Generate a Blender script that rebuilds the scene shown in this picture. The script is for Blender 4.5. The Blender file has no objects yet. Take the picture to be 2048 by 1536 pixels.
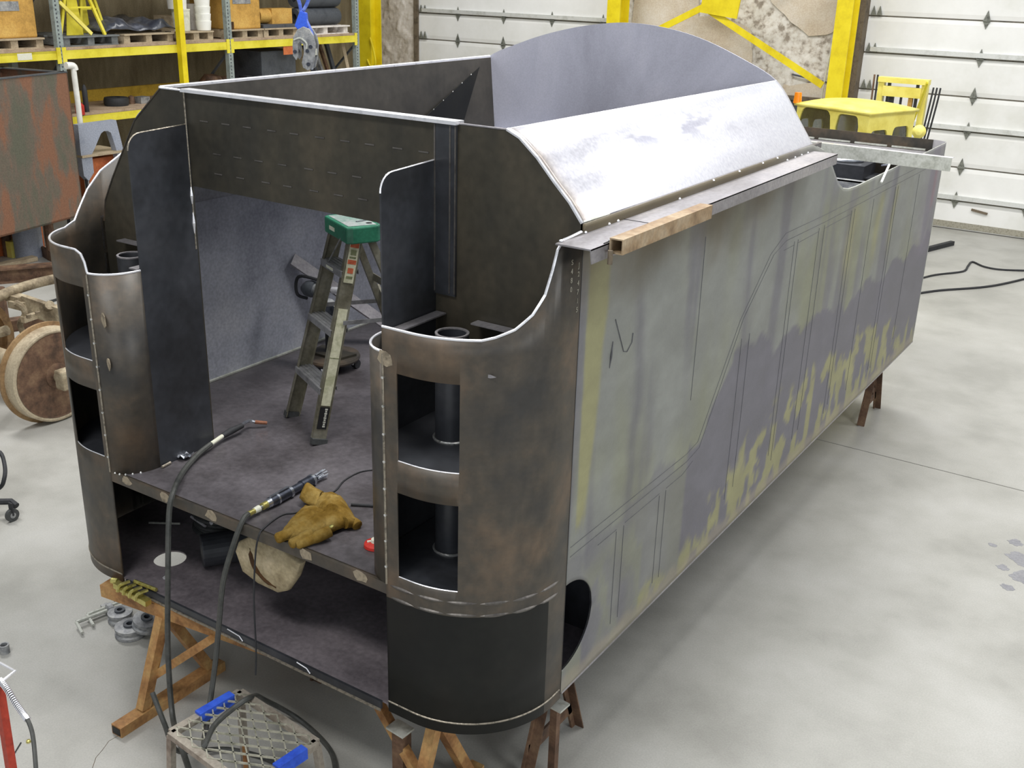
import bpy, bmesh, math, random
from mathutils import Vector, Matrix, noise
random.seed(7)
SC = bpy.context.scene
COL = SC.collection
V = Vector
# ---------------------------------------------------------------- camera, sky, lights, exposure
cam = bpy.data.cameras.new('camera'); cam.sensor_width = 36; cam.lens = 37.7333; cam.clip_end = 200
co = bpy.data.objects.new('camera', cam); COL.objects.link(co)
co.matrix_world = Matrix(((0.834696, -0.219767, 0.504961, 3.27319), (0.550089, 0.289136, -0.783455, -2.86573), (0.026176, 0.931720, 0.362232, 3.51650), (0, 0, 0, 1)))
SC.camera = co
W = bpy.data.worlds.new('world'); SC.world = W; W.use_nodes = True
W.node_tree.nodes['Background'].inputs[0].default_value = (0.90, 0.96, 1.0, 1)
W.node_tree.nodes['Background'].inputs[1].default_value = 0.36
SC.view_settings.view_transform = 'Standard'; SC.view_settings.look = 'None'
SC.view_settings.gamma = 1; SC.view_settings.use_curve_mapping = False
SC.view_settings.exposure = 0.0

def lamp(loc, target, sx, sy, e, col=(1, 0.985, 0.965)):
    l = bpy.data.lights.new('shop_and_fill_lamp', 'AREA'); l.shape = 'RECTANGLE'; l.size = sx; l.size_y = sy; l.energy = e; l.color = col
    o = bpy.data.objects.new('shop_and_fill_lamp', l); COL.objects.link(o); o.location = loc
    o.rotation_euler = (V(target) - V(loc)).to_track_quat('-Z', 'Y').to_euler()
for lx, ly, e in ((0, -3.4, 230), (-6, 2, 330), (-6, 10, 260), (1.0, 2.0, 370), (0, 9, 280), (4.8, 4, 150), (5, 10, 260)):
    lamp((lx, ly, 7.5), (lx, ly, 0), 3.0, 1.2, e)
lamp((9.5, -1.2, 4.3), (0, .3, 1.8), 2.5, 1.2, 230, (0.95, 0.98, 1))     # daylight through a window in the right-hand wall
lamp((5.0, -8.5, 4.4), (-.8, 1.2, 1.4), 4, 2.5, 120, (0.93, 0.96, 1))    # added front fill to lift the dark tender interior, no known source there

# ---------------------------------------------------------------- helpers
def woff(o):
    v = V((0, 0, 0))
    while o: v += o.location; o = o.parent
    return v
class MB:
    def __init__(s): s.v = []; s.f = []
    def add(s, vs, fs):
        b = len(s.v); s.v += [V(p) for p in vs]; s.f += [tuple(i + b for i in f) for f in fs]; return s
    def box(s, c, d, rot=None):
        c = V(c); h = V(d) / 2; R = rot or Matrix.Identity(3)
        vs = [c + R @ V((x * h.x, y * h.y, z * h.z)) for x in (-1, 1) for y in (-1, 1) for z in (-1, 1)]
        return s.add(vs, [(0, 1, 3, 2), (4, 6, 7, 5), (0, 4, 5, 1), (2, 3, 7, 6), (0, 2, 6, 4), (1, 5, 7, 3)])
    def bb(s, a, b):
        a = V(a); b = V(b); return s.box((a + b) / 2, [abs(q) for q in (b - a)])
    def bar(s, a, b, w, h, up=(0, 0, 1)):
        a = V(a); b = V(b); d = b - a; L = d.length; d.normalize(); u = V(up)
        sd = d.cross(u)
        if sd.length < 1e-4: sd = d.cross(V((0, 1, 0)))
        sd.normalize(); u2 = sd.cross(d)
        return s.box((a + b) / 2, (w, L, h), Matrix((sd, d, u2)).transposed())
    def tube(s, pts, r, n=8, closed=False):
        pts = [V(p) for p in pts]; N = len(pts); rs = r if isinstance(r, (list, tuple)) else [r] * N
        base = len(s.v); ref = None
        for i, p in enumerate(pts):
            if closed: t = pts[(i + 1) % N] - pts[i - 1]
            else: t = pts[min(i + 1, N - 1)] - pts[max(i - 1, 0)]
            t.normalize()
            if ref is None: ref = V((0, 0, 1)) if abs(t.z) < .9 else V((1, 0, 0))
            a = ref - t * ref.dot(t)
            if a.length < 1e-4: a = V((0, 1, 0)).cross(t)
            a.normalize(); b = t.cross(a); ref = a
            for k in range(n):
                an = 2 * math.pi * k / n; s.v.append(p + (a * math.cos(an) + b * math.sin(an)) * rs[i])
        for i in range(N if closed else N - 1):
            j = (i + 1) % N
            for k in range(n):
                l = (k + 1) % n; s.f.append((base + i * n + k, base + i * n + l, base + j * n + l, base + j * n + k))
        if not closed:
            s.f.append(tuple(base + k for k in reversed(range(n)))); s.f.append(tuple(base + (N - 1) * n + k for k in range(n)))
        return s
    def lathe(s, prof, o=(0, 0, 0), ax=(0, 0, 1), n=24, close=False):
        o = V(o); ax = V(ax).normalized(); a = ax.orthogonal().normalized(); b = ax.cross(a); base = len(s.v); N = len(prof)
        for r, t in prof:
            for k in range(n):
                an = 2 * math.pi * k / n; s.v.append(o + ax * t + (a * math.cos(an) + b * math.sin(an)) * max(r, 1e-4))
        for i in range(N if close else N - 1):
            j = (i + 1) % N
            for k in range(n):
                l = (k + 1) % n; s.f.append((base + i * n + k, base + i * n + l, base + j * n + l, base + j * n + k))
        if not close:
            s.f.append(tuple(base + k for k in reversed(range(n)))); s.f.append(tuple(base + (N - 1) * n + k for k in range(n)))
        return s
    def prism(s, poly, o, u, v, d):
        o = V(o); u = V(u); v = V(v); d = V(d); n = len(poly)
        A = [o + u * p[0] + v * p[1] for p in poly]
        return s.add(A + [p + d for p in A], [tuple(range(n))[::-1], tuple(range(n, 2 * n))] + [(i, (i + 1) % n, (i + 1) % n + n, i + n) for i in range(n)])
    def build(s, name, m, parent=None, smooth=False, bev=0, solid=0, origin=None):
        me = bpy.data.meshes.new(name); o = bpy.data.objects.new(name, me); COL.objects.link(o)
        if parent:
            off = woff(parent); o.parent = parent
        elif origin is not None: off = V(origin); o.location = off
        else:
            xs = [p.x for p in s.v]; ys = [p.y for p in s.v]; zs = [p.z for p in s.v]
            off = V(((min(xs) + max(xs)) / 2, (min(ys) + max(ys)) / 2, min(zs))); o.location = off
        me.from_pydata([p - off for p in s.v], [], s.f)
        bm = bmesh.new(); bm.from_mesh(me); bmesh.ops.recalc_face_normals(bm, faces=bm.faces); bm.to_mesh(me); bm.free()
        if smooth:
            me.polygons.foreach_set('use_smooth', [True] * len(me.polygons))
            try: me.set_sharp_from_angle(angle=math.radians(38))
            except Exception: pass
        me.materials.append(m)
        if solid:
            k = o.modifiers.new('s', 'SOLIDIFY'); k.thickness = solid; k.offset = 0
        if bev:
            k = o.modifiers.new('b', 'BEVEL'); k.width = bev; k.segments = 2; k.limit_method = 'ANGLE'
        return o
def tag(o, label=None, cat=None, group=None, kind=None):
    if label: o['label'] = label
    if cat: o['category'] = cat
    if group: o['group'] = group
    if kind: o['kind'] = kind
    return o
def empty(name, loc, label=None, cat=None, group=None, kind=None):
    o = bpy.data.objects.new(name, None); COL.objects.link(o); o.location = loc; o.empty_display_size = .1
    return tag(o, label, cat, group, kind)
def copy_tree(o, parent=None):
    c = o.copy(); COL.objects.link(c); c.parent = parent
    for ch in list(o.children): copy_tree(ch, c)
    return c
def box(a, b): return MB().bb(a, b)
def crv(P, n=8):
    P = [V(p) for p in P]; out = []
    for i in range(len(P) - 1):
        p0 = P[max(i - 1, 0)]; p1 = P[i]; p2 = P[i + 1]; p3 = P[min(i + 2, len(P) - 1)]
        for k in range(n):
            t = k / n
            out.append(.5 * ((2 * p1) + (p2 - p0) * t + (2 * p0 - 5 * p1 + 4 * p2 - p3) * t * t + (3 * p1 - p0 - 3 * p2 + p3) * t ** 3))
    out.append(P[-1]); return out
def srgb(c): return tuple((x / 255 / 12.92 if x / 255 < .04045 else ((x / 255 + .055) / 1.055) ** 2.4) for x in c) + (1,)
def mat(name, c1, c2=None, c3=None, scale=3, rough=.6, metal=0, bump=.1, st=(1, 1, 1), fine=60, em=0, pos=(.35, .5, .68), attr=None, rv=.1, spec=.5, detail=6, dist=0.0, fs=.12, alpha=1):
    m = bpy.data.materials.new(name); m.use_nodes = True; N = m.node_tree.nodes; L = m.node_tree.links; b = N['Principled BSDF']
    tc = N.new('ShaderNodeTexCoord'); mp = N.new('ShaderNodeMapping'); mp.inputs['Scale'].default_value = st; L.new(tc.outputs['Object'], mp.inputs['Vector'])
    n1 = N.new('ShaderNodeTexNoise'); n1.inputs['Scale'].default_value = scale; n1.inputs['Detail'].default_value = detail; n1.inputs['Roughness'].default_value = .62; n1.inputs['Distortion'].default_value = dist
    L.new(mp.outputs[0], n1.inputs['Vector'])
    r = N.new('ShaderNodeValToRGB'); e = r.color_ramp.elements
    e[0].position = pos[0]; e[0].color = srgb(c1); e[1].position = pos[2]; e[1].color = srgb(c3 or c2 or c1)
    if c2:
        q = e.new(pos[1]); q.color = srgb(c2)
    L.new(n1.outputs['Fac'], r.inputs['Fac'])
    n2 = N.new('ShaderNodeTexNoise'); n2.inputs['Scale'].default_value = fine; n2.inputs['Detail'].default_value = 3; L.new(tc.outputs['Object'], n2.inputs['Vector'])
    mx = N.new('ShaderNodeMix'); mx.data_type = 'RGBA'; mx.blend_type = 'OVERLAY'; mx.inputs[0].default_value = fs * 3
    L.new(r.outputs[0], mx.inputs[6]); L.new(n2.outputs['Fac'], mx.inputs[7]); out = mx.outputs[2]
    if attr:
        at = N.new('ShaderNodeAttribute'); at.attribute_name = attr
        m2 = N.new('ShaderNodeMix'); m2.data_type = 'RGBA'; m2.blend_type = 'MULTIPLY'; m2.inputs[0].default_value = 1
        L.new(out, m2.inputs[6]); L.new(at.outputs['Color'], m2.inputs[7]); out = m2.outputs[2]
    L.new(out, b.inputs['Base Color'])
    b.inputs['Metallic'].default_value = metal
    mr = N.new('ShaderNodeMapRange'); mr.inputs[3].default_value = max(.02, rough - rv); mr.inputs[4].default_value = min(1, rough + rv)
    L.new(n1.outputs['Fac'], mr.inputs[0]); L.new(mr.outputs[0], b.inputs['Roughness'])
    b.inputs['Specular IOR Level'].default_value = spec
    if bump:
        bp = N.new('ShaderNodeBump'); bp.inputs['Strength'].default_value = bump; bp.inputs['Distance'].default_value = .01
        L.new(n2.outputs['Fac'], bp.inputs['Height']); L.new(bp.outputs[0], b.inputs['Normal'])
    if em:
        L.new(out, b.inputs['Emission Color']); b.inputs['Emission Strength'].default_value = em
    if alpha < 1:
        b.inputs['Transmission Weight'].default_value = 1 - alpha
    return m
M = {}
M['concrete'] = mat('concrete', (154, 153, 147), (168, 167, 161), (179, 178, 173), scale=1.3, rough=.42, bump=.02, fine=110, rv=.12, fs=.06, detail=8)
M['steel_dark'] = mat('mill_scale_steel', (58, 56, 54), (76, 70, 62), (104, 88, 72), scale=3.2, rough=.45, metal=.15, bump=.03, fine=25, fs=.1)
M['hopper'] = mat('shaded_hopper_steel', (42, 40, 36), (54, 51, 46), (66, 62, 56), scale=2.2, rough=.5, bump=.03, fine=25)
M['tube_rust'] = mat('pale_rusty_tube', (122, 98, 72), (148, 124, 94), (168, 150, 124), scale=9, rough=.6, bump=.1)
M['steel_skirt'] = mat('shade_black_steel', (16, 17, 17), (22, 23, 21), (32, 31, 28), scale=2.2, rough=.5, metal=0, spec=.3, bump=.03, fine=25, fs=.1)  # near-black: shade and reflection on the right skirt put into the colour
M['steel_low'] = mat('bottom_plate_steel', (98, 92, 96), (118, 111, 115), (134, 126, 130), scale=2.5, rough=.32, metal=.1, bump=.03, fine=40)
M['steel_black'] = mat('black_steel', (47, 48, 51), (59, 61, 66), (72, 73, 77), scale=2.0, rough=.4, metal=.15, bump=.03, fine=25, fs=.1)
M['steel_head'] = mat('brown_scale_steel', (52, 50, 44), (64, 60, 50), (84, 76, 62), scale=2.2, rough=.5, metal=.15, bump=.03, fine=25, st=(1, 1, .5))
M['steel_floor'] = mat('floor_plate_steel', (76, 72, 74), (92, 88, 91), (106, 102, 106), scale=2.5, rough=.36, metal=.15, bump=.03, fine=40)
M['steel_inner'] = mat('blue_grey_steel', (150, 153, 164), (172, 175, 186), (184, 186, 194), scale=2.5, rough=.5, metal=.1, bump=.02)
M['steel_side'] = mat('stained_steel_sheet', (226, 226, 226), (238, 238, 238), (255, 255, 255), scale=5, rough=.5, metal=.35, bump=.03, attr='stain', st=(1, .6, 1), fine=90, fs=.1)
M['steel_bright'] = mat('bright_rolled_steel', (168, 168, 176), (196, 196, 204), (208, 210, 217), scale=1.2, pos=(.3,.45,.7), attr='stain', rough=.33, metal=.5, bump=.02, st=(1, .35, 1), detail=8, dist=.6)
M['steel_disc'] = mat('grey_end_plate_steel', (152, 153, 166), (166, 167, 181), (182, 182, 194), scale=1.1, rough=.38, metal=.12, bump=.01, st=(1, 1, .6), fs=.05, fine=120, dist=.8)
M['steel_plate'] = mat('grey_plate_steel', (135, 131, 132), (155, 152, 156), (176, 172, 172), scale=3, rough=.42, metal=.5, bump=.03, st=(1, .4, 1))
M['edge'] = mat('ground_edge_steel', (225, 225, 230), (245, 245, 250), scale=20, rough=.3, metal=.6, bump=0)
M['weld'] = mat('weld_bead', (190, 190, 186), (225, 225, 222), scale=60, rough=.3, metal=.7, bump=.3)
M['seam'] = mat('scorched_weld', (112, 106, 96), (150, 142, 128), scale=60, rough=.4, metal=.5, bump=.3)
M['grindmark'] = mat('ground_band', (84, 80, 78), (104, 100, 96), scale=10, rough=.4, metal=.5, bump=0)
M['scribe'] = mat('scribe_line', (72, 72, 76), (88, 88, 92), scale=12, rough=.6, bump=0)
M['chalk'] = mat('chalk', (134, 130, 114), (160, 156, 142), scale=40, rough=.9, bump=0)
M['rust'] = mat('rusty_steel', (96, 62, 40), (150, 104, 62), (176, 138, 88), scale=7, rough=.7, metal=.15, bump=.15)
M['rust_wood'] = mat('ochre_tube', (128, 88, 50), (168, 124, 76), (186, 150, 96), scale=8, rough=.65, bump=.12)
M['rust_dark'] = mat('dark_rusty_steel', (74, 56, 44), (106, 80, 62), (130, 104, 80), scale=8, rough=.7, metal=.15, bump=.15)
M['rust_tank'] = mat('rusted_tank_plate', (92, 92, 78), (106, 94, 82), (130, 92, 70), scale=3.6, rough=.75, metal=.1, bump=.12, st=(1, 1, .35), detail=10, pos=(.40, .5, .58))
M['tan_steel'] = mat('dusty_bogie_steel', (92, 80, 62), (142, 128, 104), (186, 174, 148), scale=6, rough=.75, bump=.15)
M['wheel_rust'] = mat('rusty_wheel_steel', (112, 86, 58), (146, 116, 80), (168, 142, 104), scale=5, rough=.6, metal=.2, bump=.1)
M['wheel_tread'] = mat('worn_tread_steel', (158, 142, 118), (192, 178, 152), scale=6, rough=.45, metal=.3, bump=.05)
M['yellow'] = mat('yellow_paint', (206, 190, 40), (226, 212, 60), (236, 222, 84), scale=3, rough=.5, bump=.03, fs=.05)
M['yellow_deep'] = mat('deep_yellow_paint', (216, 192, 20), (232, 210, 26), (240, 220, 40), scale=3, rough=.45, bump=.02, fs=.04)
M['yellow_pale'] = mat('pale_yellow_paint', (222, 206, 92), (236, 222, 112), (240, 230, 130), scale=4, rough=.45, bump=.02, fs=.04)
M['ochre'] = mat('orange_plywood', (170, 130, 60), (196, 152, 74), (206, 166, 88), scale=4, rough=.7, bump=.05)
M['board'] = mat('yellow_board', (158, 128, 30), (180, 148, 44), scale=4, rough=.7, bump=.05)
M['deck'] = mat('shelf_board', (140, 118, 96), (172, 150, 126), scale=5, rough=.8, bump=.1)
M['rackgrey'] = mat('grey_rack_paint', (120, 130, 128), (146, 156, 152), scale=10, rough=.5, bump=.03)
M['dark'] = mat('dark_rubber', (30, 31, 34), (44, 45, 48), scale=8, rough=.7, bump=.1)
M['rubber'] = mat('grey_black_rubber', (52, 54, 56), (66, 68, 68), scale=12, rough=.6, bump=.05)
M['hose'] = mat('hose_rubber', (54, 56, 54), (70, 71, 68), scale=12, rough=.5, bump=.05)
M['darkgrey'] = mat('dark_grey_paint', (58, 62, 68), (74, 78, 84), scale=6, rough=.6, bump=.05)
M['cast'] = mat('cast_grey_steel', (112, 114, 118), (146, 148, 150), (170, 170, 168), scale=14, rough=.5, metal=.3, bump=.15)
M['pallet_grey'] = mat('grey_pallet_plastic', (92, 96, 96), (112, 116, 116), scale=8, rough=.7)
M['pallet'] = mat('pallet_wood', (140, 124, 100), (176, 160, 134), scale=9, rough=.85, st=(1, .3, 1))
M['pallet_w'] = mat('pale_pallet_wood', (196, 188, 180), (226, 220, 214), scale=9, rough=.8)
M['white'] = mat('white_plastic', (226, 226, 218), (240, 240, 234), scale=5, rough=.4, bump=.02, fs=.03)
M['white_dirty'] = mat('grubby_white_plastic', (196, 196, 172), (222, 222, 204), scale=8, rough=.5)
M['door'] = mat('white_door_panel', (222, 222, 216), (234, 234, 231), (242, 242, 240), scale=.9, rough=.55, bump=.01, fs=.02, fine=20)
M['door_seal'] = mat('grey_door_joint', (120, 116, 106), (146, 140, 128), scale=4, rough=.7)
M['door_rail'] = mat('pale_door_strut', (206, 208, 204), (226, 228, 226), scale=4, rough=.4, metal=.3)
M['hinge'] = mat('galvanised_hinge', (96, 98, 92), (130, 132, 124), scale=30, rough=.5, metal=.3)
M['brick'] = mat('pale_plastered_pier', (176, 166, 152), (204, 196, 186), (220, 214, 206), scale=3, rough=.9, bump=.5, fine=18, st=(1, 1, .4))
M['plaster'] = mat('flaking_plaster', (160, 150, 138), (204, 197, 187), (222, 218, 210), scale=7, rough=.9, bump=.7, fine=14, detail=12, pos=(.38, .46, .56))
M['plaster_smooth'] = mat('cream_plaster', (198, 182, 160), (210, 198, 180), (218, 210, 198), scale=1.5, rough=.9, bump=.15)
M['wall_left'] = mat('brown_streaked_wall', (104, 92, 68), (128, 116, 90), (150, 140, 114), scale=3, rough=.9, bump=.2, st=(1, 1, .25))
M['pier_dark'] = mat('stained_pier', (128, 116, 100), (158, 148, 134), scale=4, rough=.9, bump=.4, st=(1, 1, .4))
M['iron'] = mat('brown_iron_jamb', (84, 74, 60), (110, 98, 82), scale=8, rough=.8)
M['red'] = mat('red_paint', (170, 34, 28), (196, 48, 38), scale=5, rough=.4, bump=.02)
M['redpole'] = mat('worn_red_paint', (140, 42, 30), (166, 58, 40), scale=5, rough=.5, bump=.03)
M['orange'] = mat('orange_rust_paint', (170, 84, 44), (196, 108, 60), scale=5, rough=.6)
M['amber'] = mat('amber_lens', (226, 120, 10), (240, 138, 20), scale=5, rough=.25, bump=0)
M['blue'] = mat('blue_tape', (34, 74, 190), (50, 92, 210), scale=9, rough=.55, bump=.05)
M['blue_hook'] = mat('blue_hook_paint', (60, 90, 190), (96, 122, 214), (150, 168, 226), scale=20, rough=.35, metal=.3, bump=.05)
M['green'] = mat('green_cap_plastic', (36, 96, 74), (48, 116, 90), scale=5, rough=.4, bump=.02)
M['cap_top'] = mat('scuffed_cap_top', (110, 138, 128), (150, 156, 154), scale=7, rough=.5)
M['alu'] = mat('dull_ladder_aluminium', (104, 100, 84), (128, 124, 108), (142, 140, 128), scale=7, rough=.45, metal=.4, bump=.04)
M['alu_tread'] = mat('ladder_tread_aluminium', (128, 128, 130), (156, 156, 158), scale=9, rough=.4, metal=.5)
M['sticker'] = mat('cream_sticker', (168, 168, 138), (196, 194, 168), scale=14, rough=.6)
M['sticker_red'] = mat('orange_sticker_print', (164, 74, 46), (186, 96, 64), scale=30, rough=.6)
M['sticker_green'] = mat('olive_sticker_print', (96, 104, 70), (120, 124, 90), scale=30, rough=.6)
M['black'] = mat('black_print', (18, 18, 20), (24, 24, 26), scale=5, rough=.5)
M['print_white'] = mat('white_print', (170, 170, 160), (190, 190, 180), scale=30, rough=.6)
M['leather'] = mat('suede_glove_leather', (98, 74, 24), (124, 98, 44), (144, 122, 70), scale=9, rough=.95, bump=.35, spec=.1)
M['chrome'] = mat('bright_tool_steel', (150, 154, 164), (196, 200, 208), scale=18, rough=.22, metal=.9, bump=.02)
M['toolsteel'] = mat('dark_tool_steel', (70, 74, 84), (96, 100, 112), scale=18, rough=.25, metal=.85, bump=.02)
M['brass'] = mat('brass_fitting', (176, 166, 90), (206, 196, 120), scale=18, rough=.3, metal=.8)
M['copper'] = mat('copper_nozzle', (120, 76, 56), (158, 108, 84), scale=20, rough=.4, metal=.6)
M['card'] = mat('beige_canvas', (150, 136, 108), (176, 162, 132), (190, 176, 148), scale=7, rough=.95, bump=.1, spec=.1)
M['strap'] = mat('dark_brown_hem', (52, 32, 12), (74, 48, 20), scale=9, rough=.9)
M['primer'] = mat('chipped_patch', (116, 106, 90), (150, 138, 118), scale=30, rough=.8)
M['glass'] = mat('cab_glass', (120, 128, 126), (150, 156, 154), scale=3, rough=.08, bump=0, alpha=.08)
M['grate'] = mat('worn_grating_steel', (150, 150, 134), (186, 184, 168), scale=16, rough=.4, metal=.5, bump=.05)
M['seat'] = mat('cart_frame_steel', (128, 118, 106), (160, 152, 140), scale=10, rough=.5, metal=.3)
M['galv'] = mat('galvanised_angle', (168, 170, 160), (192, 194, 186), scale=12, rough=.45, metal=.3, bump=.05)
M['stand_grey'] = mat('blue_grey_cast_stand', (132, 140, 156), (152, 158, 172), scale=4, rough=.6)
M['plastic_sheet'] = mat('dark_plastic_sheet', (50, 54, 66), (70, 74, 84), (120, 124, 136), scale=5, rough=.3, pos=(.4, .55, .75))
M['oil'] = mat('dark_stain', (122, 122, 128), (140, 140, 144), scale=5, rough=.4)

# ---------------------------------------------------------------- the setting
fl = empty('floor', (0, 5, 0), kind='structure')
box((-12.2, -5, -.2), (14, 14.6, -.012)).build('sub_base', M['iron'], fl)
for x0, y0, x1, y1 in ((-12.2, -5, 14, 5.205), (-12.2, 5.217, 14, 14.6)):
    box((x0, y0, -.15), (x1, y1, 0)).build('concrete_slab', M['concrete'], fl)
MB().tube([(-0.457, -0.572, 0.000), (-0.523, -0.495, 0.000), (-0.542, -0.445, 0.000), (-0.570, -0.387, 0.000), (-0.565, -0.339, 0.000)], .0015, 4).build('floor_crack', M['iron'], fl)
for px, r in (((2.791, 4.115, 0.000), .11), ((2.859, 3.878, 0.000), .12), ((2.687, 4.336, 0.000), .05), ((2.680, 3.935, 0.000), .04), ((2.568, 4.209, 0.000), .03), ((2.753, 3.693, 0.000), .04)):
    q = []
    for k in range(40):
        a = k * .15708; rr = r * (1 + .45 * noise.fractal(V((math.cos(a) * 1.5, math.sin(a) * 1.5, px[0] * 7)), 1, 2, 4)); q.append((rr * math.cos(a), rr * math.sin(a) * .8))
    MB().prism(q, (px[0], px[1], .0), (1, 0, 0), (0, 1, 0), (0, 0, .0012)).build('dark_stain', M['oil'], fl)
wl = empty('wall_left', (-11.3, 5, 0), kind='structure')
box((-11.5, -5, 0), (-11.3, 14.4, 5.5)).build('wall_face', M['wall_left'], wl)
wb = empty('wall_back', (0, 14.3, 0), kind='structure')
YB = 14.2
def wavy(x0, x1, z0, z1, y, name, m, amp=.03, n=60):
    mb = MB(); nz = max(2, int((z1 - z0) / (x1 - x0) * n))
    for i in range(n + 1):
        for j in range(nz + 1):
            x = x0 + (x1 - x0) * i / n; z = z0 + (z1 - z0) * j / nz
            q = noise.noise(V((x * 3, z * 3, 1))) + .6 * noise.noise(V((x * 9, z * 9, 5)))
            mb.v.append(V((x, y - max(0, q) * amp, z)))
    for i in range(n):
        for j in range(nz):
            a = i * (nz + 1) + j; mb.f.append((a, a + nz + 1, a + nz + 2, a + 1))
    return mb.build(name, m, wb)
box((-12, YB + .12, 0), (14, YB + .3, 5.5)).build('wall_core', M['plaster_smooth'], wb)
wavy(-5.7, -1.62, 0, 5.0, YB - .02, 'plaster_face', M['plaster'], .03, 90)
mbs = MB()
# smooth islands of plaster that have not flaked away
def island(pts, y, m, name='plaster_patch', th=.012):
    n = len(pts); P = []
    for i in range(n):
        a = V((pts[i][0], 0, pts[i][1])); b = V((pts[(i + 1) % n][0], 0, pts[(i + 1) % n][1]))
        for k in range(6):
            p = a.lerp(b, k / 6); p += V((noise.noise(p * 4), 0, noise.noise(p * 4 + V((9, 0, 0))))) * .09
            P.append((p.x, p.z))
    MB().prism(P, (0, y, 0), (1, 0, 0), (0, 0, 1), (0, -th, 0)).build(name, m, wb)
island([(-5.5, 2.2), (-5.45, 5), (-4.5, 5), (-4.3, 2.9), (-3.4, 2.7), (-3.3, 2.0), (-4.2, 1.6)], YB - .045, M['plaster_smooth'])
island([(-3.1, 3.1), (-3.15, 5), (-1.9, 5), (-1.95, 2.8), (-2.4, 2.62)], YB - .045, M['plaster_smooth'])
island([(-2.9, .2), (-2.75, 1.9), (-1.9, 2.0), (-1.9, .1)], YB - .045, M['plaster_smooth'])
wavy(-11.3, -10.1, 0, 5.0, YB - .05, 'rough_pier', M['brick'], .05, 40)
box((-1.72, YB - .28, 0), (-1.56, YB + .1, 5)).build('iron_jamb', M['iron'], wb)
box((-1.80, YB - .12, 0), (-1.70, YB + .1, 5)).build('stained_pier', M['pier_dark'], wb)
box((-10.12, YB - .1, 0), (-10.02, YB + .1, 5)).build('iron_jamb', M['iron'], wb)
box((-5.78, YB - .1, 0), (-5.66, YB + .1, 5)).build('iron_jamb', M['iron'], wb)
MB().tube([(-2.62, YB - .07, 2.06), (-1.85, YB - .07, 1.95)], .014).build('wall_conduit', M['darkgrey'], wb)
MB().tube(crv([(-1.93, YB - .35, 3.6), (-1.95, YB - .35, 2.9), (-1.98, YB - .34, 2.4), (-2.02, YB - .34, 1.9), (-2.05, YB - .34, 1.2)], 5), .012, 6).build('wall_cable', M['white_dirty'], wb)
wd = empty('window_1', (-2.5, YB, 1.2), kind='structure')
box((-2.62, YB - .09, .9), (-2.12, YB - .05, 1.68)).build('window_pane', M['darkgrey'], wd)
for a, b in (((-2.66, YB - .13, .86), (-2.60, YB - .05, 1.74)), ((-2.14, YB - .13, .86), (-2.08, YB - .05, 1.74)), ((-2.60, YB - .13, 1.68), (-2.14, YB - .05, 1.74)), ((-2.60, YB - .13, .86), (-2.14, YB - .05, .92))):
    box(a, b).build('window_frame', M['iron'], wd)
def door(name, x0, x1, joints, rails, hx):
    d = empty(name, (x0, YB, 0), kind='structure')
    for i in range(len(joints) - 1):
        z0, z1 = joints[i] + .011, joints[i + 1] - .011
        MB().prism([(0, z0), (-.05, z0), (-.062, z0 + .06), (-.062, z1 - .06), (-.05, z1), (0, z1)], (x0, YB, 0), (0, 1, 0), (0, 0, 1), (x1 - x0, 0, 0)).build('door_panel', M['door'], d)
    box((x0, YB - .02, 0), (x1, YB + .05, joints[-1])).build('joint_backing', M['door_seal'], d)
    for z in rails:
        box((x0 + .1, YB - .11, z + .02), (x1, YB - .062, z + .085)).build('stiffening_strut', M['door_rail'], d)
    pm = None
    for z in joints[1:-1]:
        for x in hx:
            yy = YB - .064
            mb = MB().prism([(-.045, 0), (.045, 0), (0, .13)], (x, yy, z + .012), (1, 0, 0), (0, 0, 1), (0, -.012, 0)).prism([(-.045, 0), (.045, 0), (0, -.10)], (x, yy, z - .012), (1, 0, 0), (0, 0, 1), (0, -.012, 0)).tube([(x - .05, yy - .014, z), (x + .05, yy - .014, z)], .014, 6)
            mb.build('panel_hinge', M['hinge'], d)
        for q in (0, .09):
            MB().prism([(-.04, 0), (.04, 0), (0, .13)], (x0 + .07 + q, YB - .07, z + .01), (1, 0, 0), (0, 0, 1), (0, -.03, 0)).build('end_hinge', M['hinge'], d)
    return d
d1 = door('door_1', -10.02, -5.78, [0, .52, 1.02, 1.54, 2.19, 2.66, 3.18, 3.7, 4.2], [2.66, 1.02], [-9.1 + k * 1.02 for k in range(4)])
d2 = door('door_2', -1.56, 6.5, [0, .43, .92, 1.44, 1.93, 2.46, 2.98, 3.5, 4.0], [2.46, 1.44, .43], [.1 + k * .98 for k in range(7)])
box((-1.4, YB - .068, .03), (6.4, YB - .058, .12)).build('dirt_strip', M['chalk'], d2)
MB().bar((.35, YB - .075, .335), (.58, YB - .075, .30), .03, .03).build('door_handle', M['iron'], d2)
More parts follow.
